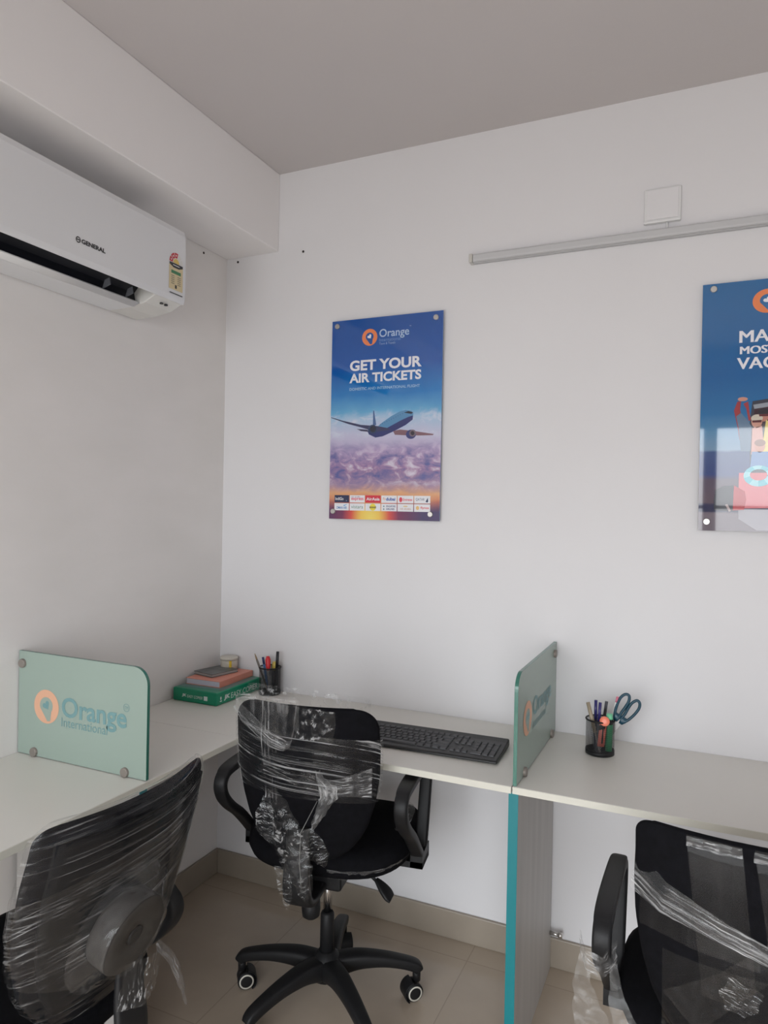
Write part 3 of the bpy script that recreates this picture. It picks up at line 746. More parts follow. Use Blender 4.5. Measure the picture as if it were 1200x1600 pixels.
# ------------------------------------------------------------------ office chairs (local: +y is where the sitter faces)
WTAB = [(0.515, 0.0573), (0.53, 0.0955), (0.55, 0.1222), (0.58, 0.148), (0.62, 0.17), (0.68, 0.1881), (0.75, 0.1996), (0.82, 0.2025), (0.87, 0.2005), (0.9, 0.1958), (0.915, 0.1891), (0.925, 0.1786), (0.932, 0.1623)]
TTAB = [(0.515, 0.02), (0.54, 0.042), (0.58, 0.055), (0.86, 0.052), (0.91, 0.040), (0.932, 0.018)]
def half_width(z):
    w = lerp(WTAB, min(z, 0.87)); k = (z-(0.932-RC))/RC
    return w if k <= 0 else w-RC*(1-math.sqrt(max(0, 1-min(1, k)**2)))
def back_pt(t, z, off=0.0):
    """point on the backrest skin: t angle around its section (-pi/2 is the rear), z height"""
    w = half_width(z)+off; th = lerp(TTAB, z)/2+off
    c, s = math.cos(t), math.sin(t)
    x = w*math.copysign(abs(c)**0.6, c); yl = th*math.copysign(abs(s)**0.75, s)
    return Vector((x, -0.19-0.12*(z-0.53)+0.040*(x/0.2)**2+yl, z))
def rear(x, z, off=0.004):
    """point on the rear face of the backrest at sideways position x"""
    w = half_width(z); a = max(-1, min(1, x/w))
    c = math.copysign(abs(a)**(1/0.6), a)
    t = -math.acos(c)
    return back_pt(t, z) + Vector((0, -off, 0))
RC = 0.03
def make_back(t, r):
    global RC
    RC = r
    zs = [0.515+0.345*i/20 for i in range(21)]+[0.86+0.072*math.sin(PI/2*i/16) for i in range(1, 17)]
    loops = [[back_pt(2*PI*i/56, 0.515, -0.008)+Vector((0, 0, -0.004)) for i in range(56)]]
    for z in zs: loops.append([back_pt(2*PI*i/56, z) for i in range(56)])
    loops.append([back_pt(2*PI*i/56, 0.932, -0.007)+Vector((0, 0, 0.003)) for i in range(56)])
    MB().loft(loops, FABRIC).build('backrest', t)
def smooth(a, b, t): return a+(b-a)*(3*t*t-2*t**3)
def chair_parts(t, leg_angles):
    o = MB().lathe([(0.028, 0.075), (0.045, 0.085), (0.050, 0.115), (0.044, 0.14), (0.030, 0.150), (0.024, 0.16)], PLASTIC, 24).build('base_hub', t)
    for a in leg_angles:
        d = Vector((math.cos(a), math.sin(a), 0)); sd = Vector((-d.y, d.x, 0)); z = Vector((0, 0, 1))
        pts = [d*0.03+z*0.116, d*0.09+z*0.126, d*0.16+z*0.122, d*0.22+z*0.110, d*0.262+z*0.096, d*0.275+z*0.082]
        lg = MB().bar(pts, sd, [0.062, 0.054, 0.046, 0.040, 0.036, 0.030], [0.058, 0.046, 0.036, 0.032, 0.032, 0.028], PLASTIC, ro=0.5).tube([d*0.268+z*0.085, d*0.268+z*0.052], 0.012, PLASTIC, 12).build('leg', t)
        ang = a + PI/2 + random.uniform(-0.9, 0.9)
        M = Matrix.Translation(d*0.268+z*0.026) @ Matrix.Rotation(ang, 4, 'Z') @ Matrix.Translation((0, 0.012, 0)) @ Matrix.Rotation(PI/2, 4, 'Y')
        c = MB()
        for sg in (-1, 1):
            c.lathe([(0.012, sg*0.004), (0.0255, sg*0.005), (0.026, sg*0.019), (0.022, sg*0.022), (0.010, sg*0.0225)], PLASTIC, 24, M)
            c.lathe([(0.0175, sg*0.0222), (0.0215, sg*0.0226), (0.0215, sg*0.0236), (0.0175, sg*0.0236)], mat('caster_white_ring', (0.62, 0.59, 0.52), 0.4), 24, M, False)
        c.tube([M @ Vector((0, 0, -0.006)), M @ Vector((0, 0, 0.006))], 0.010, PLASTIC, 10)
        hood = [M @ Vector((-0.030*math.cos(q), 0.030*math.sin(q), 0)) for q in [PI*0.05+PI*0.75*i/8 for i in range(9)]]
        c.bar(hood, (M.to_3x3() @ Vector((0, 0, 1))), 0.046, 0.004, PLASTIC)
        co = c.build('caster', lg)
    MB().lathe([(0.021, 0.14), (0.020, 0.265), (0.016, 0.272), (0.013, 0.272)], PLASTIC, 20).build('column_sleeve', t)
    MB().lathe([(0.0125, 0.268), (0.0125, 0.40)], CHROME, 20).build('gas_column', t)['label'] = 'chrome gas column'
    m = MB().box((-0.075, -0.11, 0.392), (0.075, 0.13, 0.438), PLASTIC); m.box((-0.045, -0.06, 0.375), (0.045, 0.06, 0.394), PLASTIC)
    m.build('tilt_mechanism', t, 0.008)
    MB().lathe([(0.012, 0.390), (0.017, 0.382), (0.024, 0.378), (0.026, 0.345), (0.024, 0.327), (0.015, 0.320)], PLASTIC, 18, Matrix.Translation((-0.005, -0.122, 0))).build('tension_knob', t)
    lv = MB().tube([(0.05, 0.02, 0.405), (0.115, 0.015, 0.395), (0.150, 0.01, 0.372)], 0.005, PLASTIC, 10).build('height_lever', t)
    MB().bar([(0.142, 0.012, 0.380), (0.160, 0.008, 0.365), (0.180, 0.004, 0.348), (0.192, 0.002, 0.338)], (0.1, 1, 0.2), [0.014, 0.034, 0.044, 0.036], [0.010, 0.014, 0.014, 0.008], PLASTIC, ro=0.6).build('lever_paddle', lv)
    MB().bar([(0, -0.06, 0.412), (0, -0.15, 0.405), (0, -0.205, 0.410), (0, -0.238, 0.440), (0, -0.246, 0.50), (0, -0.240, 0.56), (0, -0.240, 0.62)], (1, 0, 0), [0.07, 0.07, 0.074, 0.076, 0.072, 0.066, 0.060], [0.02, 0.02, 0.024, 0.024, 0.02, 0.016, 0.012], PLASTIC, ro=0.4).build('back_bar', t)
    # seat: waterfall cushion
    loops = []
    for z, k, dy in ((0.440, 0.80, 0), (0.438, 0.90, 0), (0.446, 0.965, 0), (0.466, 1.0, 0), (0.488, 0.985, 0), (0.502, 0.93, 0), (0.509, 0.80, 0), (0.510, 0.5, 0), (0.509, 0.15, 0)):
        L = []
        for i in range(48):
            a = 2*PI*i/48; c, s = math.cos(a), math.sin(a)
            x = 0.248*k*math.copysign(abs(c)**0.62, c); y = 0.085+0.235*k*math.copysign(abs(s)**0.7, s)
            dz = -0.022*max(0, (y-0.2)/0.12)**2 + 0.012*(x/0.25)**2
            L.append((x, y, z+dz))
        loops.append(L)
    MB().loft(loops, FABRIC).build('seat', t)
    make_back(t, 0.055)
    for sg in (-1, 1):
        x = 0.258*sg
        P = [(0.035, 0.462), (-0.01, 0.505), (-0.065, 0.555), (-0.125, 0.600), (-0.165, 0.640), (-0.178, 0.675), (-0.160, 0.700), (-0.11, 0.706), (0.0, 0.704), (0.09, 0.698), (0.135, 0.684), (0.142, 0.650), (0.125, 0.590), (0.105, 0.525), (0.085, 0.470), (0.06, 0.450)]
        m = MB().bar([(x, a, b) for a, b in P], (1, 0, 0), 0.036, 0.024, PLASTIC, wrap=True, ro=0.45)
        m.box((min(x-sg*0.12, x+sg*0.018), 0.02, 0.425), (max(x-sg*0.12, x+sg*0.018), 0.11, 0.443), PLASTIC)
        m.box((x-0.018, 0.02, 0.425), (x+0.018, 0.11, 0.468), PLASTIC)
        ar = m.build('armrest', t)
        MB().bar([(x, -0.172, 0.692), (x, -0.155, 0.709), (x, -0.10, 0.714), (x, 0.0, 0.712), (x, 0.10, 0.706), (x, 0.14, 0.694)], (1, 0, 0), [0.032, 0.037, 0.040, 0.040, 0.037, 0.032], 0.014, PLASTIC, ro=0.5).build('arm_pad', ar)
def sheet_fn(fn, nu, nv, mt, name, parent, amp=0.0, seed=0, fr=60):
    """film sheet from fn(a,b) -> (point, uv), a and b in 0..1"""
    rows = []; uvs = []
    for i in range(nv+1):
        R = []; U = []
        for j in range(nu+1):
            p, q = fn(j/nu, i/nv)
            if amp:
                n = noise.noise_vector(p*fr+Vector((seed, seed*2, 0)))
                p = p+n*amp
            R.append(p); U.append(q)
        rows.append(R); uvs.append(U)
    o = MB().sheet(rows, mt, uvs).build(name, parent)
    return o
def strip(path, widths, side, mt, name, parent, nu=60, nv=10, amp=0.004, seed=0, fr=60, bulge=0.0, nrm=Vector((0, -1, 0))):
    path = [Vector(p) for p in path]; side = Vector(side).normalized()
    seg = len(path)-1
    def fn(a, b):
        q = min(a*seg, seg-1e-6); i = int(q); f = q-i
        p = path[i].lerp(path[i+1], f); w = widths[i]+(widths[i+1]-widths[i])*f
        return p+side*(b-0.5)*w+nrm*bulge*math.sin(PI*b), (a*0.4, (b-0.5)*w)
    return sheet_fn(fn, nu, nv, mt, name, parent, amp, seed, fr)
def wrap_band(z0, z1, mt, name, parent, off=0.005, nu=120, nv=26, t0=0.0, t1=2*PI, amp=0.0012, seed=0):
    def fn(a, b):
        t = t0+(t1-t0)*a
        za, zb = z0(t), z1(t); z = za+(zb-za)*b
        zz = min(z, 0.931)
        p = back_pt(t, zz, off); p.z = z
        return p, (0.55*(t-t0)/PI*1.0, z)
    return sheet_fn(fn, nu, nv, mt, name, parent, amp, seed, 90)

GRP = None
# ---- chair in the corner, middle of the picture
A = thing('office_chair', (0.757, -0.468, 0), 'black office chair in the corner facing the keyboard, film tied in a knot behind', 'chair', rz=math.radians(9))
chair_parts(A, [math.radians(a) for a in (23, 98, 181, 241, 313)])
# ---- chair at the left worktop, its back close to the camera
B = thing('office_chair', (0.56, -1.30, 0), 'black office chair at the left edge, its wrapped back bulging over a round disc', 'chair', rz=PI/2)
C = thing('office_chair', (1.835, -0.72, 0), 'black office chair at the right edge, pushed up to the right worktop', 'chair')
def copy_children(src, dst):
    for ch in list(src.children):
        c = ch.copy(); COL.objects.link(c); c.parent = dst
        if ch.children: copy_children(ch, c)
copy_children(A, B); copy_children(A, C)
for q in (B, C):
    for ch in list(q.children):
        if ch.name.startswith('backrest'): bpy.data.objects.remove(ch)
    make_back(q, 0.026)
RC = 0.055
for ch in B.children:
    if ch.name.startswith('armrest'):
        sg = 1 if ch.data.vertices[0].co.x > 0 else -1
        ch.location = (-0.04*sg, 0.02, -0.09)

# film on the corner chair
zlo = lambda t: 0.695-0.008*math.cos(t)
zhi = lambda t: 0.868-0.014*math.cos(t)
wrap_band(zlo, zhi, FILM_BAND, 'plastic_film', A, 0.006, amp=0.0004)
def over(x, z, off):       # rear face carried on straight above the top edge
    zz = min(z, 0.895); p = rear(max(-0.99, min(0.99, x/half_width(zz)))*half_width(zz), zz, off)
    return Vector((x, p.y-0.12*(z-zz), z))
def collar(a, b):          # loose film standing above the top left corner
    x = -0.196+0.205*a
    low = lerp([(0, 0.912), (0.33, 0.880), (0.6, 0.842), (0.84, 0.834), (1.0, 0.87)], a)
    top = 0.938+0.022*math.sin(PI*min(1, a*1.3)*0.5)
    p = over(x, low+(top-low)*b, 0.014+0.012*math.sin(PI*a))
    return p, (a*0.25, p.z)
sheet_fn(collar, 40, 20, FILM_CLEAR, 'plastic_film', A, 0.0015, 3)
def collar_front(a, b):
    x = -0.196+0.36*a
    z = 0.86+(0.958-0.012*a-0.86)*b
    return Vector((x, -0.165+0.02*math.sin(PI*a)+0.022*(abs(x)/0.2)**2, z)), (a*0.35, z)
sheet_fn(collar_front, 40, 14, FILM_CRUMPLE, 'plastic_film', A, 0.002, 7)
rim = [over(-0.196, 0.915, 0.010), over(-0.19, 0.936, 0.014), over(-0.16, 0.950, 0.02), over(-0.11, 0.958, 0.022), over(-0.05, 0.961, 0.02), over(0.0, 0.958, 0.012)]
strip(rim, [0.020, 0.022, 0.018, 0.014, 0.012, 0.012], (0, 0.3, 1), FILM_ROPE, 'plastic_film', A, 60, 8, 0.0015, 17, 70, 0.003)
strip([over(-0.197, 0.915, 0.012), over(-0.155, 0.897, 0.018), over(-0.110, 0.875, 0.022), over(-0.062, 0.848, 0.022), over(-0.028, 0.838, 0.020), over(-0.010, 0.846, 0.020), over(-0.002, 0.890, 0.018), over(0.006, 0.950, 0.016)],
      [0.034, 0.040, 0.036, 0.036, 0.030, 0.020, 0.016, 0.014], (0.3, 0, 1), FILM_ROPE, 'plastic_film', A, 80, 12, 0.002, 2, 70, 0.006)
def tatter(a, b):
    p = over(-0.005+0.10*a+0.012*b, 0.862+0.088*b-0.015*a, 0.010+0.01*b)
    return p, (a*0.12, p.z)
sheet_fn(tatter, 30, 24, FILM_CRUMPLE, 'plastic_film', A, 0.003, 11)
FILM_STRAND = film('stretch_film_strands', 3, 170, 0, 0.004, 0.7, 0.6, (0.53, 0.62))
strip([over(-0.070, 0.950, 0.018), over(-0.070, 0.86, 0.024), over(-0.072, 0.77, 0.018), over(-0.074, 0.69, 0.018)], [0.055, 0.050, 0.042, 0.036], (1, 0, 0), FILM_STRAND, 'plastic_film', A, 50, 12, 0.0005, 4)
# knot and hanging tail
KNOT = film('stretch_film_knotted', 10, 130, 0, 0.12, 0.8, 1.0, (0.44, 0.62))
strip([over(0.058, 0.782, 0.014), over(0.064, 0.765, 0.022), over(0.086, 0.742, 0.028), over(0.088, 0.715, 0.026), over(0.072, 0.685, 0.022), over(0.055, 0.650, 0.022), over(0.042, 0.625, 0.024)], [0.012, 0.022, 0.050, 0.048, 0.034, 0.022, 0.008], (1, 0, 0.1), KNOT, 'film_knot', A, 50, 14, 0.004, 6, 80, 0.012)['label'] = 'whitish knot of twisted film'
strip([over(0.075, 0.735, 0.014), over(0.115, 0.738, 0.016), over(0.15, 0.742, 0.012), over(0.186, 0.745, 0.008)], [0.035, 0.045, 0.06, 0.075], (0, 0, 1), FILM_ROPE, 'plastic_film', A, 50, 12, 0.001, 8)
strip([over(-0.10, 0.780, 0.008), over(-0.02, 0.765, 0.010), over(0.07, 0.735, 0.012)], [0.06, 0.055, 0.035], (0, 0, 1), FILM_STRAND, 'plastic_film', A, 50, 12, 0.0005, 9)
strip([over(-0.074, 0.715, 0.014), over(-0.050, 0.685, 0.030), (-0.022, -0.278, 0.635), (0.000, -0.288, 0.585), (0.022, -0.288, 0.535), (0.038, -0.282, 0.49), (0.040, -0.275, 0.455)], [0.02, 0.05, 0.075, 0.085, 0.075, 0.05, 0.015], (1, 0, 0.35), FILM_CRUMPLE, 'plastic_film', A, 70, 24, 0.006, 10, 45, 0.008)
strip([over(-0.085, 0.70, 0.014), (-0.085, -0.262, 0.65), (-0.080, -0.270, 0.61), (-0.062, -0.272, 0.585)], [0.012, 0.05, 0.055, 0.02], (1, 0, -0.2), FILM_CRUMPLE, 'plastic_film', A, 40, 14, 0.003, 14, 45)
strip([(0.040, -0.286, 0.64), (0.058, -0.286, 0.605), (0.074, -0.284, 0.575), (0.088, -0.278, 0.55)], [0.03, 0.06, 0.06, 0.015], (1, 0, 0.4), FILM_CRUMPLE, 'plastic_film', A, 40, 20, 0.005, 15, 50, 0.006)
strip([(-0.03, -0.276, 0.53), (-0.018, -0.284, 0.50), (-0.012, -0.284, 0.46), (-0.010, -0.280, 0.425)], [0.04, 0.045, 0.03, 0.006], (1, 0, 0), FILM_CRUMPLE, 'plastic_film', A, 40, 14, 0.004, 13, 50)
MB().tube([over(0.060, 0.705, 0.030), (0.030, -0.298, 0.635), (0.028, -0.298, 0.56), (0.030, -0.288, 0.49)], 0.0009, mat('film_strand', (0.22, 0.22, 0.21), 0.3), 6).build('film_strand', A)
def seat_film(sx, z0, z1, a0, a1, k):
    def fn(a, b):
        t = a0+(a1-a0)*a; c, s = math.cos(t), math.sin(t)
        kk = k[0]+(k[1]-k[0])*b
        return Vector((0.248*kk*math.copysign(abs(c)**0.62, c), 0.085+0.235*kk*math.copysign(abs(s)**0.7, s), z0+(z1-z0)*b+0.012*(c*c))), (a*0.5, b*0.08)
    return fn
sheet_fn(seat_film(1, 0.441, 0.476, -1.5, 0.9, (0.93, 1.025)), 60, 8, FILM_ROPE, 'plastic_film', A, 0.002, 3, 60)
sheet_fn(seat_film(1, 0.520, 0.512, -0.25, 0.75, (0.80, 0.90)), 40, 6, FILM_ROPE, 'plastic_film', A, 0.0015, 5, 60)

RC = 0.026
# film, rear shell and disc on the left chair
def shell(a, b):
    z = 0.575+0.335*b; w = half_width(z)-0.022; x = w*(2*a-1)
    return rear(x, z, 0.0), (a, b)
rows = []
for i in range(25):
    rows.append([shell(j/24, i/24)[0] for j in range(25)])
SHELL = mat('back_shell_plastic', (0.007, 0.007, 0.008), 0.7, spec=0.1)
sh = MB(); sh.loft([[p+Vector((0, -0.006, 0)) for p in r] for r in rows], SHELL, False, False)
n0 = len(sh.v); sh.loft([[p+Vector((0, 0.004, 0)) for p in r] for r in rows], SHELL, False, False)
k = 25
bd = [(0, j) for j in range(k)]+[(i, k-1) for i in range(1, k)]+[(k-1, j) for j in range(k-2, -1, -1)]+[(i, 0) for i in range(k-2, 0, -1)]
for (a, b), (c, d) in zip(bd, bd[1:]+bd[:1]): sh.face((a*k+b, c*k+d, n0+c*k+d, n0+a*k+b), SHELL)
sh.build('back_shell', B)
DISC = noisy('grey_disc', (0.030, 0.027, 0.025), (0.042, 0.039, 0.036), 30, 0.7, spec=0.2)
nrm = Vector((0, -1, -0.12)).normalized()
q = Matrix.Translation(rear(-0.03, 0.705, 0.004)) @ nrm.to_track_quat('Z', 'Y').to_matrix().to_4x4()
dk_ = MB().lathe([(0.068, -0.004), (0.070, 0.002), (0.070, 0.036), (0.068, 0.040), (0.020, 0.040), (0.018, 0.037)], DISC, 48, q).build('back_disc', B)
MB().lathe([(0.017, 0.037), (0.017, 0.041), (0.013, 0.043), (0.006, 0.042)], PLASTIC, 24, q).build('disc_hub', dk_)
FILM_DISC = film('stretch_film_over_disc', 14, 90, 0.4, 0.02, 0.16)
wrap_band(lambda t: 0.545+0.01*math.cos(t), lambda t: 0.935, FILM_DIAG, 'plastic_film', B, 0.007, 140, 34, amp=0.0008)
wrap_band(lambda t: 0.60-0.05*math.cos(t), lambda t: 0.86+0.05*math.cos(t), film('stretch_film_second', 1.4, 150, math.radians(-14), 0.004, 0.5, 0.8, (0.56, 0.66)), 'plastic_film', B, 0.009, 140, 34, amp=0.0006, seed=4)
def topcap(a, b):
    t = 2*PI*a
    p = back_pt(t, 0.931, 0.007*(1-b)); c = Vector((p.x*0.93, back_pt(-PI/2, 0.931).lerp(back_pt(PI/2, 0.931), 0.5).y+0.04*(p.x/0.2)**2, 0))
    q_ = p.lerp(c, 0.9*b); q_.z = 0.935+0.008*math.sin(PI/2*b)
    return q_, (a*1.1, 0.935+b*0.03)
sheet_fn(topcap, 120, 6, FILM_DIAG, 'plastic_film', B, 0.0006, 4)
# film drawn over the disc like a drum skin
def drum(a, b):
    t = 2*PI*a; r = 0.0825+0.05*(1-b)**1.4; d = 0.004+0.042*b
    r = 0.0715+0.045*(1-b)**1.6; d = 0.004+0.038*b
    return q @ Vector((r*math.cos(t), r*math.sin(t), d)), (a*0.6, b*0.08)
sheet_fn(drum, 64, 8, FILM_DISC, 'plastic_film', B, 0.001, 8)
FILM_LID = film('stretch_film_disc_face', 3, 120, 0.5, 0.0, 0.05, 0.1, (0.56, 0.66))
def drumtop(a, b):
    t = 2*PI*a; r = 0.0715*b
    p = q @ Vector((r*math.cos(t), r*math.sin(t), 0.0445)); l = (r*math.cos(t), r*math.sin(t))
    return p, l
sheet_fn(drumtop, 64, 8, FILM_LID, 'plastic_film', B, 0.0002, 8)
AL = math.radians(9)                                # this back is tilted further than the others
PV = Vector((0, -0.225, 0.70))
for ch in B.children:
    if ch.name.split('.')[0] in ('backrest', 'back_shell', 'back_disc', 'plastic_film'):
        ch.rotation_euler = (AL, 0, 0); ch.location = PV-Matrix.Rotation(AL, 3, 'X') @ PV
# film tail around the back bar of the left chair
strip([(-0.045, -0.262, 0.60), (0.0, -0.285, 0.595), (0.05, -0.265, 0.59)], [0.09, 0.10, 0.09], (0, -0.2, 1), FILM_CRUMPLE, 'plastic_film', B, 40, 14, 0.004, 12)
strip([(0.045, -0.262, 0.635), (0.062, -0.285, 0.60), (0.075, -0.295, 0.55), (0.088, -0.30, 0.50)], [0.02, 0.03, 0.026, 0.006], (0.9, 0.4, 0.2), FILM_ROPE, 'plastic_film', B, 40, 10, 0.003, 16)

# film on the right chair
def panel(x0, x1, z0, z1, mt, off, sk=0.0, seed=0, amp=0.0):
    def fn(a, b):
        z = z0+(z1-z0)*b; x = x0+(x1-x0)*a+sk*(1-b)
        p = rear(x, min(z, 0.915), off); p.z = z; p.x = x
        return p, (a*abs(x1-x0), z)
    return sheet_fn(fn, 30, 30, mt, 'plastic_film', C, amp, seed)
FILM_SHEET = film('stretch_film_sheet', 30, 3, 0.1, 0.004, 0.04, 0.06)
panel(-0.115, -0.030, 0.66, 0.937, FILM_SHEET, 0.008, 0.03, 3)
panel(-0.012, 0.16, 0.60, 0.937, FILM_SHEET, 0.008, 0.05, 5)
panel(-0.15, 0.02, 0.545, 0.72, FILM_SHEET, 0.012, -0.0, 6)
for z, x0, x1, w in ((0.930, -0.115, -0.030, 0.016), (0.928, -0.012, 0.15, 0.014)):
    pts = [Vector((x0+(x1-x0)*i/4, -0.268+0.03*((x0+(x1-x0)*i/4)/0.2)**2, z)) for i in range(5)]
    strip(pts, [w]*5, (0, 0.5, 1), FILM_ROPE, 'plastic_film', C, 40, 8, 0.002, 7)
strip([rear(-0.209, 0.835, 0.01), rear(-0.15, 0.815, 0.014), rear(-0.06, 0.79, 0.016), rear(0.02, 0.765, 0.016), rear(0.10, 0.735, 0.014), rear(0.20, 0.70, 0.01)], [0.07, 0.056, 0.036, 0.03, 0.034, 0.05], (0.2, 0, 1), FILM_ROPE, 'plastic_film', C, 90, 16, 0.0012, 9)
strip([rear(-0.19, 0.79, 0.008), rear(-0.10, 0.782, 0.010), rear(0.0, 0.76, 0.010)], [0.09, 0.08, 0.05], (0, 0, 1), FILM_SHEET, 'plastic_film', C, 50, 12, 0.001, 9)
strip([rear(0.16, 0.90, 0.012), rear(0.05, 0.80, 0.018), rear(-0.04, 0.70, 0.018), rear(-0.12, 0.62, 0.02)], [0.05, 0.045, 0.05, 0.08], (0.7, 0, -0.7), FILM_SHEET, 'plastic_film', C, 60, 14, 0.002, 21)
strip([rear(0.10, 0.92, 0.010), rear(0.15, 0.86, 0.016), rear(0.19, 0.80, 0.012)], [0.06, 0.08, 0.05], (1, 0, 0.4), FILM_CRUMPLE, 'plastic_film', C, 40, 18, 0.004, 23)
strip([rear(-0.02, 0.71, 0.018), rear(-0.03, 0.68, 0.02), rear(-0.035, 0.655, 0.018)], [0.05, 0.06, 0.03], (1, 0, -0.3), FILM_CRUMPLE, 'plastic_film', C, 30, 16, 0.004, 29)
strip([(-0.135, -0.255, 0.475), (-0.05, -0.285, 0.49), (0.06, -0.30, 0.53), (0.16, -0.29, 0.575)], [0.03, 0.035, 0.04, 0.04], (0, -0.3, 1), FILM_ROPE, 'plastic_film', C, 60, 14, 0.004, 25)
strip([(0.03, -0.285, 0.50), (0.07, -0.30, 0.49), (0.10, -0.30, 0.47)], [0.03, 0.05, 0.03], (0, -0.2, 1), FILM_CRUMPLE, 'plastic_film', C, 30, 16, 0.005, 27)
# film around the left armrest and hanging off it
strip([(-0.300, -0.165, 0.665), (-0.283, -0.205, 0.648), (-0.255, -0.205, 0.640), (-0.232, -0.165, 0.655)], [0.035, 0.04, 0.045, 0.05], (0, -0.1, 1), FILM_ROPE, 'plastic_film', C, 40, 14, 0.004, 31)
strip([(-0.285, -0.185, 0.66), (-0.292, -0.19, 0.60), (-0.275, -0.195, 0.55), (-0.265, -0.19, 0.50), (-0.262, -0.185, 0.44), (-0.258, -0.18, 0.36)], [0.02, 0.03, 0.06, 0.075, 0.06, 0.05], (1, 0, 0), FILM_HANG, 'plastic_film', C, 60, 22, 0.006, 33, 45)
strip([(-0.235, -0.18, 0.64), (-0.228, -0.19, 0.58), (-0.205, -0.20, 0.53), (-0.165, -0.22, 0.48), (-0.125, -0.235, 0.455)], [0.015, 0.03, 0.045, 0.04, 0.03], (1, 0, 0.5), FILM_HANG, 'plastic_film', C, 50, 14, 0.003, 35, 45)

for ch in C.children:                               # this seat is set lower than the others
    if ch.name.split('.')[0] not in ('base_hub', 'leg', 'column_sleeve', 'gas_column'): ch.location.z -= 0.034
# ------------------------------------------------------------------ keyboard
kb = thing('keyboard', (1.006, -0.312, DZ), 'black full-size keyboard on the corner worktop left of the divider', 'keyboard', rz=math.radians(2.0))
KB = mat('keyboard_black', (0.011, 0.011, 0.012), 0.42); KC = mat('key_black', (0.046, 0.046, 0.051), 0.5)
m = MB()
KW, KD = 0.445, 0.168
prof = [(-KD/2, 0.004), (-KD/2+0.004, 0.0105), (KD/2-0.03, 0.0215), (KD/2-0.006, 0.026), (KD/2, 0.022), (KD/2, 0.006), (KD/2-0.01, 0.002), (-KD/2+0.01, 0.001)]
m.prism(prof, (Vector((0, 0, 0)), Vector((0, 1, 0)), Vector((0, 0, 1)), Vector((1, 0, 0))), -KW/2, KW/2, KB)
m.build('case', kb, 0.004, 3)
slope = (0.0215-0.0105)/(KD-0.034)
ktop = lambda y: 0.0105+slope*(y+KD/2-0.004)
meshes = {}
def key(x, y, w, h=0.0165):
    k = (round(w, 4), round(h, 4))
    if k not in meshes:
        c = MB(); e = 0.002
        lo = rrect(-w/2, -h/2, w/2, h/2, 0.0022, 3); hi = rrect(-w/2+e, -h/2+e, w/2-e, h/2-e*0.8, 0.002, 3)
        c.loft([[(a, b, 0) for a, b in lo], [(a, b, 0.004) for a, b in hi]], KC, True, True, False)
        meshes[k] = c.build('key', kb); o = meshes[k]
    else:
        o = meshes[k].copy(); COL.objects.link(o); o.parent = kb
    o.location = (x, y, ktop(y)-0.0004); o.rotation_euler = (math.atan(slope), 0, 0)
U = 0.0187; X0 = -KW/2+0.0125
ys = [0.0525-0.0005]+[0.0315-U*i for i in range(5)]
ys = [0.049, 0.026, 0.0074, -0.0112, -0.0298, -0.0484]
def row(y, items, x):
    for w in items:
        if w > 0: key(x+U*w/2, y, U*w-0.0025)
        x += abs(w)*U
row(ys[0], [1, -0.5, 1, 1, 1, 1, -0.25, 1, 1, 1, 1, -0.25, 1, 1, 1, 1, -0.25, 1, 1, 1], X0)
row(ys[1], [1]*13+[2, -0.25, 1, 1, 1, -0.25, 1, 1, 1, 1], X0)
row(ys[2], [1.5]+[1]*12+[1.5, -0.25, 1, 1, 1, -0.25, 1, 1, 1], X0)
row(ys[3], [1.75]+[1]*11+[2.25, -3.5, 1, 1, 1], X0)
row(ys[4], [2.25]+[1]*10+[2.75, -1.25, 1, -1.25, 1, 1, 1], X0)
row(ys[5], [1.25, 1.25, 1.25, 6.25, 1.25, 1.25, 1.25, 1.25, -0.25, 1, 1, 1, -0.25, 2, 1], X0)
xe = X0+U*21.5+U/2
key(xe, (ys[2]+ys[3])/2, U-0.0025, 0.0351); key(xe, (ys[4]+ys[5])/2, U-0.0025, 0.0351)

# ------------------------------------------------------------------ stationery in the corner
GREEN = noisy('green_ream_wrapper', srgb(14, 140, 104), srgb(18, 132, 98), 20, 0.3)
ream = thing('paper_ream', (0.108, -0.149, DZ), 'green wrapped ream of copier paper at the bottom of the corner stack', 'paper ream')
RW, RL, RH = 0.193, 0.272, 0.047
MB().box((-RW/2, -RL/2, 0.0005), (RW/2, RL/2, RH), GREEN).build('wrapper', ream, 0.005, 3)
FS = (Vector((RW/2, 0, 0)), Vector((0, 1, 0)), Vector((0, 0, 1)), Vector((1, 0, 0)))
FE = (Vector((0, -RL/2, 0)), Vector((1, 0, 0)), Vector((0, 0, 1)), Vector((0, -1, 0)))
FT = (Vector((0, 0, RH)), Vector((0, 1, 0)), Vector((-1, 0, 0)), Vector((0, 0, 1)))
PWH = mat('pale_wrapper_print', srgb(214, 226, 222), 0.3)
m = MB()
m.text('JK', FS, 0.0006, -0.095, -0.060, 0.011, 0.031, PWH, 0.05, 0.15); m.text('EASY COPIER', FS, 0.0006, -0.054, 0.110, 0.011, 0.031, PWH, 0.0, 0.1)
m.text('JK', FE, 0.0006, -0.055, -0.035, 0.017, 0.029, PWH, 0.05, 0.15); m.text('EASY COPIER', FE, 0.0006, -0.031, 0.037, 0.017, 0.027, PWH, 0.0, 0.1)
m.flat([(0.042, 0.015), (0.058, 0.015), (0.058, 0.030), (0.042, 0.030)], FE, 0.0006, PWH)
m.flat(circ(-0.112, 0.024, 0.004, 0.006, 12), FS, 0.0006, PWH); m.flat([(-0.117, 0.012), (-0.106, 0.012), (-0.106, 0.016), (-0.117, 0.016)], FS, 0.0006, PWH)
m.build('wrapper_lettering', ream)['label'] = 'white lettering reading JK EASY COPIER'
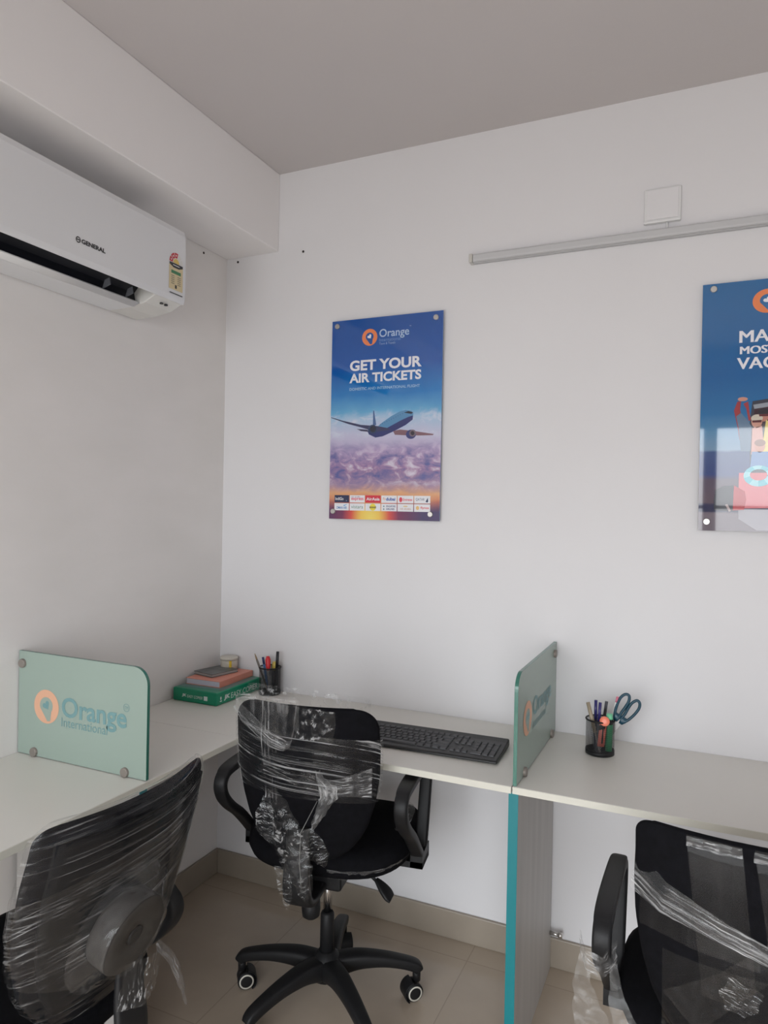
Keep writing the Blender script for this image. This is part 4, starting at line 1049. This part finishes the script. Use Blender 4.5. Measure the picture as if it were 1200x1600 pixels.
MB().prism([(-0.095, -0.09), (0.12, -0.09), (0.12, 0.09), (-0.115, 0.09)], FT, 0.0002, 0.0005, mat('ream_top_print', srgb(96, 140, 136), 0.3)).build('top_print', ream)
bk = thing('book', (0.094, -0.122, DZ+RH+0.0005), 'pink covered book with pale page edges on the green ream', 'book', rz=math.radians(1.5))
PG = mat('book_pages', srgb(206, 204, 218), 0.7); PK = noisy('pink_book_cover', srgb(226, 150, 130), srgb(218, 140, 122), 15, 0.4)
MB().box((-0.073, -0.103, 0.0015), (0.073, 0.103, 0.0205), PG).build('page_block', bk, 0.001)
MB().box((-0.075, -0.105, 0.0205), (0.0755, 0.105, 0.0222), PK).build('front_cover', bk, 0.0006)
MB().box((-0.075, -0.105, 0.0), (0.0755, 0.105, 0.0015), PK).build('rear_cover', bk, 0.0006)
MB().box((0.0732, -0.105, 0.0015), (0.0755, 0.105, 0.0205), PK).build('spine', bk, 0.0006)
z2 = DZ+RH+0.0232
nb = thing('notebook', (0.073, -0.118, z2), 'dark grey notebook lying on the pink book', 'notebook', rz=math.radians(-12))
NBM = noisy('dark_notebook_cover', (0.05, 0.055, 0.055), (0.14, 0.15, 0.15), 28, 0.3, 0.4, 60)
MB().box((-0.050, -0.064, 0.0), (0.050, 0.064, 0.0015), NBM).build('rear_cover', nb, 0.0005)
MB().box((-0.048, -0.062, 0.0015), (0.048, 0.062, 0.0095), mat('notebook_pages', (0.35, 0.34, 0.33), 0.7)).build('page_block', nb)
MB().box((-0.050, -0.064, 0.0095), (0.050, 0.064, 0.0115), NBM).build('front_cover', nb, 0.0006)
bx = thing('plastic_box', (0.072, -0.038, z2), 'round clear plastic box with a yellow strip behind the dark notebook', 'box')
CLR = mat('milky_plastic', srgb(208, 200, 186), 0.2, 0, 0.5, Alpha=0.85)
MB().lathe([(0.031, 0), (0.033, 0.002), (0.033, 0.040), (0.031, 0.041)], CLR, 32).build('body', bx)
MB().lathe([(0.0345, 0.036), (0.0345, 0.046), (0.032, 0.048), (0.006, 0.048), (0.004, 0.0475)], mat('box_lid', srgb(204, 198, 186), 0.3), 32).build('lid', bx)
MB().bar([(0.0338*math.cos(a), 0.0338*math.sin(a), 0.021) for a in (-0.95, -0.8, -0.65)], (0, 0, 1), 0.036, 0.001, mat('yellow_strip', srgb(226, 190, 60), 0.4)).build('yellow_strip', bx)

# ------------------------------------------------------------------ pen cups and what stands in them
def cup(loc, r, h, label):
    t = thing('pen_cup', loc, label, 'pen cup')
    n = 40; rows = []; uvs = []
    for z in (0.012, h*0.5, h):
        rows.append([(r*math.cos(2*PI*i/n), r*math.sin(2*PI*i/n), z) for i in range(n+1)]); uvs.append([(i/n, z/0.1) for i in range(n+1)])
    MB().sheet(rows, WIRE, uvs).build('mesh_wall', t)
    MB().tube([(r*math.cos(2*PI*i/n), r*math.sin(2*PI*i/n), h) for i in range(n)], 0.0025, PLASTIC, 8, wrap=True).build('rim', t)
    MB().lathe([(r-0.001, 0.001), (r+0.0008, 0.002), (r+0.0008, 0.014), (r-0.001, 0.014), (r-0.002, 0.003), (0.002, 0.003)], PLASTIC, 40).build('base', t)
    return t
PEN = lambda n, c: mat('pen_'+n, srgb(*c), 0.35)
def stick(kind, loc, a, b, prof, label, cat, parts):
    """slender thing: prof list of (fraction, radius), parts list of (name, f0, f1, material)"""
    t = thing(kind, loc, label, cat)
    A_, B_ = Vector(a), Vector(b)
    for nm, f0, f1, mt, in parts:
        fs = sorted(set([f0, f1]+[f for f, r in prof if f0 < f < f1]))
        MB().tube([A_.lerp(B_, f) for f in fs], [lerp(prof, f) for f in fs], mt, 14).build(nm, t)
    return t
c2 = (1.474, -0.150, DZ)
cup(c2, 0.040, 0.100, 'black mesh pen cup on the right worktop, scissors standing in it')
pr = [(0, 0.0015), (0.06, 0.0035), (0.1, 0.0045), (1, 0.0045)]
stick('marker', c2, (0.006, -0.028, 0.006), (-0.034, -0.014, 0.148), [(0, .002), (.1, .003), (.4, .0035), (.42, .0058), (1, .0055)], 'beige capped marker leaning left in the right-hand cup', 'marker', [('barrel', 0, 0.42, PEN('grey', (120, 112, 104))), ('cap', 0.42, 1, PEN('beige', (156, 142, 122)))])
stick('pen', c2, (-0.014, 0.004, 0.006), (-0.014, 0.005, 0.152), pr, 'navy pen standing upright, taller of the two navy pens in the right-hand cup', 'pen', [('barrel', 0, 0.62, PEN('dark', (40, 40, 58))), ('cap', 0.62, 1, PEN('navy', (48, 46, 104)))])
stick('pen', c2, (-0.008, -0.010, 0.006), (-0.001, 0.0, 0.148), pr, 'navy pen, shorter of the two navy pens in the right-hand cup', 'pen', [('barrel', 0, 0.62, PEN('dark2', (34, 36, 52))), ('cap', 0.62, 1, PEN('navy2', (56, 50, 112)))])
stick('pen', c2, (-0.002, 0.012, 0.006), (0.014, 0.022, 0.148), pr, 'black pen behind the orange cutter in the right-hand cup', 'pen', [('barrel', 0, 0.85, PEN('black', (30, 30, 34))), ('clicker', 0.85, 1, PEN('grey2', (70, 70, 76)))])
stick('pen', c2, (0.016, 0.014, 0.006), (0.046, 0.010, 0.168), [(0, .0012), (.08, .004), (1, .004)], 'white pen with a pink tip beside the scissors', 'pen', [('barrel', 0, 0.9, WHITEP), ('tip', 0.9, 1, PEN('pink', (214, 120, 140)))])
ct = thing('box_cutter', c2, 'coral orange box cutter at the front of the right-hand cup', 'cutter')
COR = PEN('coral', (226, 110, 88))
MB().bar([(0.006, -0.028, 0.030), (0.012, -0.030, 0.095)], (1, 0, 0), 0.020, 0.008, COR, ro=0.5).build('handle', ct)
MB().bar([(0.010, -0.0345, 0.04), (0.013, -0.0355, 0.09)], (1, 0, 0), 0.004, 0.001, PLASTIC).build('slider_slot', ct)
MB().lathe([(0.004, -0.006), (0.013, -0.004), (0.014, 0.0), (0.013, 0.005), (0.005, 0.007)], PEN('coral2', (248, 140, 114)), 20, Matrix.Translation((0.016, -0.032, 0.104)) @ Matrix.Rotation(PI/2.4, 4, 'X')).build('end_cap', ct)
MB().bar([(0.000, -0.030, 0.083), (0.018, -0.032, 0.090)], (0, 0, 1), 0.014, 0.010, PLASTIC, ro=0.5).build('collar', ct)
stick('highlighter', c2, (0.026, -0.014, 0.016), (0.027, -0.012, 0.122), [(0, .010), (.7, .0105), (.86, .0105), (.9, .009), (1, .0085)], 'green highlighter beside the coral cutter in the right-hand cup', 'highlighter', [('barrel', 0, 0.72, PEN('green', (70, 160, 112))), ('collar', 0.72, 0.86, PLASTIC), ('cap', 0.86, 1, PEN('mint', (120, 206, 160)))])
sc = thing('scissors', c2, 'scissors with dark teal handles leaning right in the pen cup', 'scissors')
SCB = PEN('teal_handle', (22, 66, 84))
O = Vector((0.000, 0.006, 0.010)); D = Vector((0.55, 0.03, 1)).normalized(); Sd = Vector((D.z, 0, -D.x)).normalized(); Nn = D.cross(Sd)
L = lambda a, b, c=0: O+Sd*a+D*b+Nn*c
for sg in (-1, 1):
    bl = MB(); fr = (O+Nn*0.0012*sg, Sd, D, Nn)
    bl.prism([(0.0, 0.0), (sg*0.006, 0.03), (sg*0.010, 0.09), (sg*0.006, 0.112), (-sg*0.004, 0.108), (-sg*0.002, 0.05)], fr, -0.0008, 0.0008, mat('blade_steel', (0.32, 0.31, 0.30), 0.5, 0.8)).build('blade', sc)
    loop = [(sg*0.004, 0.108), (sg*0.005, 0.128), (sg*0.004, 0.150), (sg*0.005, 0.168), (sg*0.012, 0.182), (sg*0.022, 0.180), (sg*0.028, 0.166), (sg*0.027, 0.146), (sg*0.022, 0.124), (sg*0.014, 0.108)]
    n_ = len(loop); loop = [tuple(0.5*(2*b+(c-a)*t+(2*a-5*b+4*c-d)*t*t+(3*b-a-3*c+d)*t**3) for a, b, c, d in zip(*[loop[(i+k) % n_] for k in (-1, 0, 1, 2)])) for i in range(n_) for t in (0, 0.25, 0.5, 0.75)]
    MB().tube([L(a, b, 0.0012*sg) for a, b in loop], 0.0042, SCB, 10, wrap=True).build('handle', sc)
    MB().bar([L(sg*0.008, 0.098, 0.0012*sg), L(sg*0.010, 0.108, 0.0012*sg), L(sg*0.011, 0.120, 0.0012*sg)], Sd, [0.012, 0.020, 0.022], 0.008, SCB, ro=0.6).build('handle_root', sc)

c1 = (0.268, -0.050, DZ)
cup(c1, 0.040, 0.100, 'black mesh pen cup in the corner beside the green ream')
stick('screwdriver', c1, (0.016, -0.030, 0.012), (-0.004, -0.010, 0.142), [(0, .0016), (.58, .0016), (.6, .005), (.7, .0085), (.9, .0105), (1, .006)], 'screwdriver with a red handle in the corner cup', 'screwdriver', [('shaft', 0, 0.6, STEEL), ('handle', 0.6, 1, PEN('red', (206, 44, 52)))])
stick('brush', c1, (0.010, -0.020, 0.006), (-0.052, -0.026, 0.150), [(0, .003), (.6, .004), (.8, .004), (.92, .003), (1, .001)], 'thin grey brush leaning left out of the corner cup', 'brush', [('handle', 0, 0.85, PEN('taupe', (112, 106, 100))), ('tip', 0.85, 1, PEN('tan', (150, 130, 100)))])
stick('pen', c1, (-0.006, 0.0, 0.006), (-0.026, -0.010, 0.136), pr, 'blue capped pen between brush and screwdriver in the corner cup', 'pen', [('barrel', 0, 0.8, PEN('blue', (70, 110, 160))), ('cap', 0.8, 1, PEN('dblue', (36, 46, 92)))])
stick('pen', c1, (0.026, 0.0, 0.006), (0.030, 0.004, 0.160), [(0, .002), (.06, .0058), (1, .0058)], 'thick black pen upright at the right of the corner cup', 'pen', [('barrel', 0, 0.6, PEN('black3', (24, 24, 28))), ('cap', 0.6, 1, PEN('black4', (30, 30, 36)))])
stick('highlighter', c1, (0.010, 0.012, 0.008), (0.012, 0.016, 0.118), [(0, .009), (.9, .012), (1, .010)], 'yellow topped highlighter at the back of the corner cup', 'highlighter', [('barrel', 0, 0.72, PEN('dkb', (30, 34, 40))), ('cap', 0.72, 1, PEN('yellow', (206, 186, 92)))])
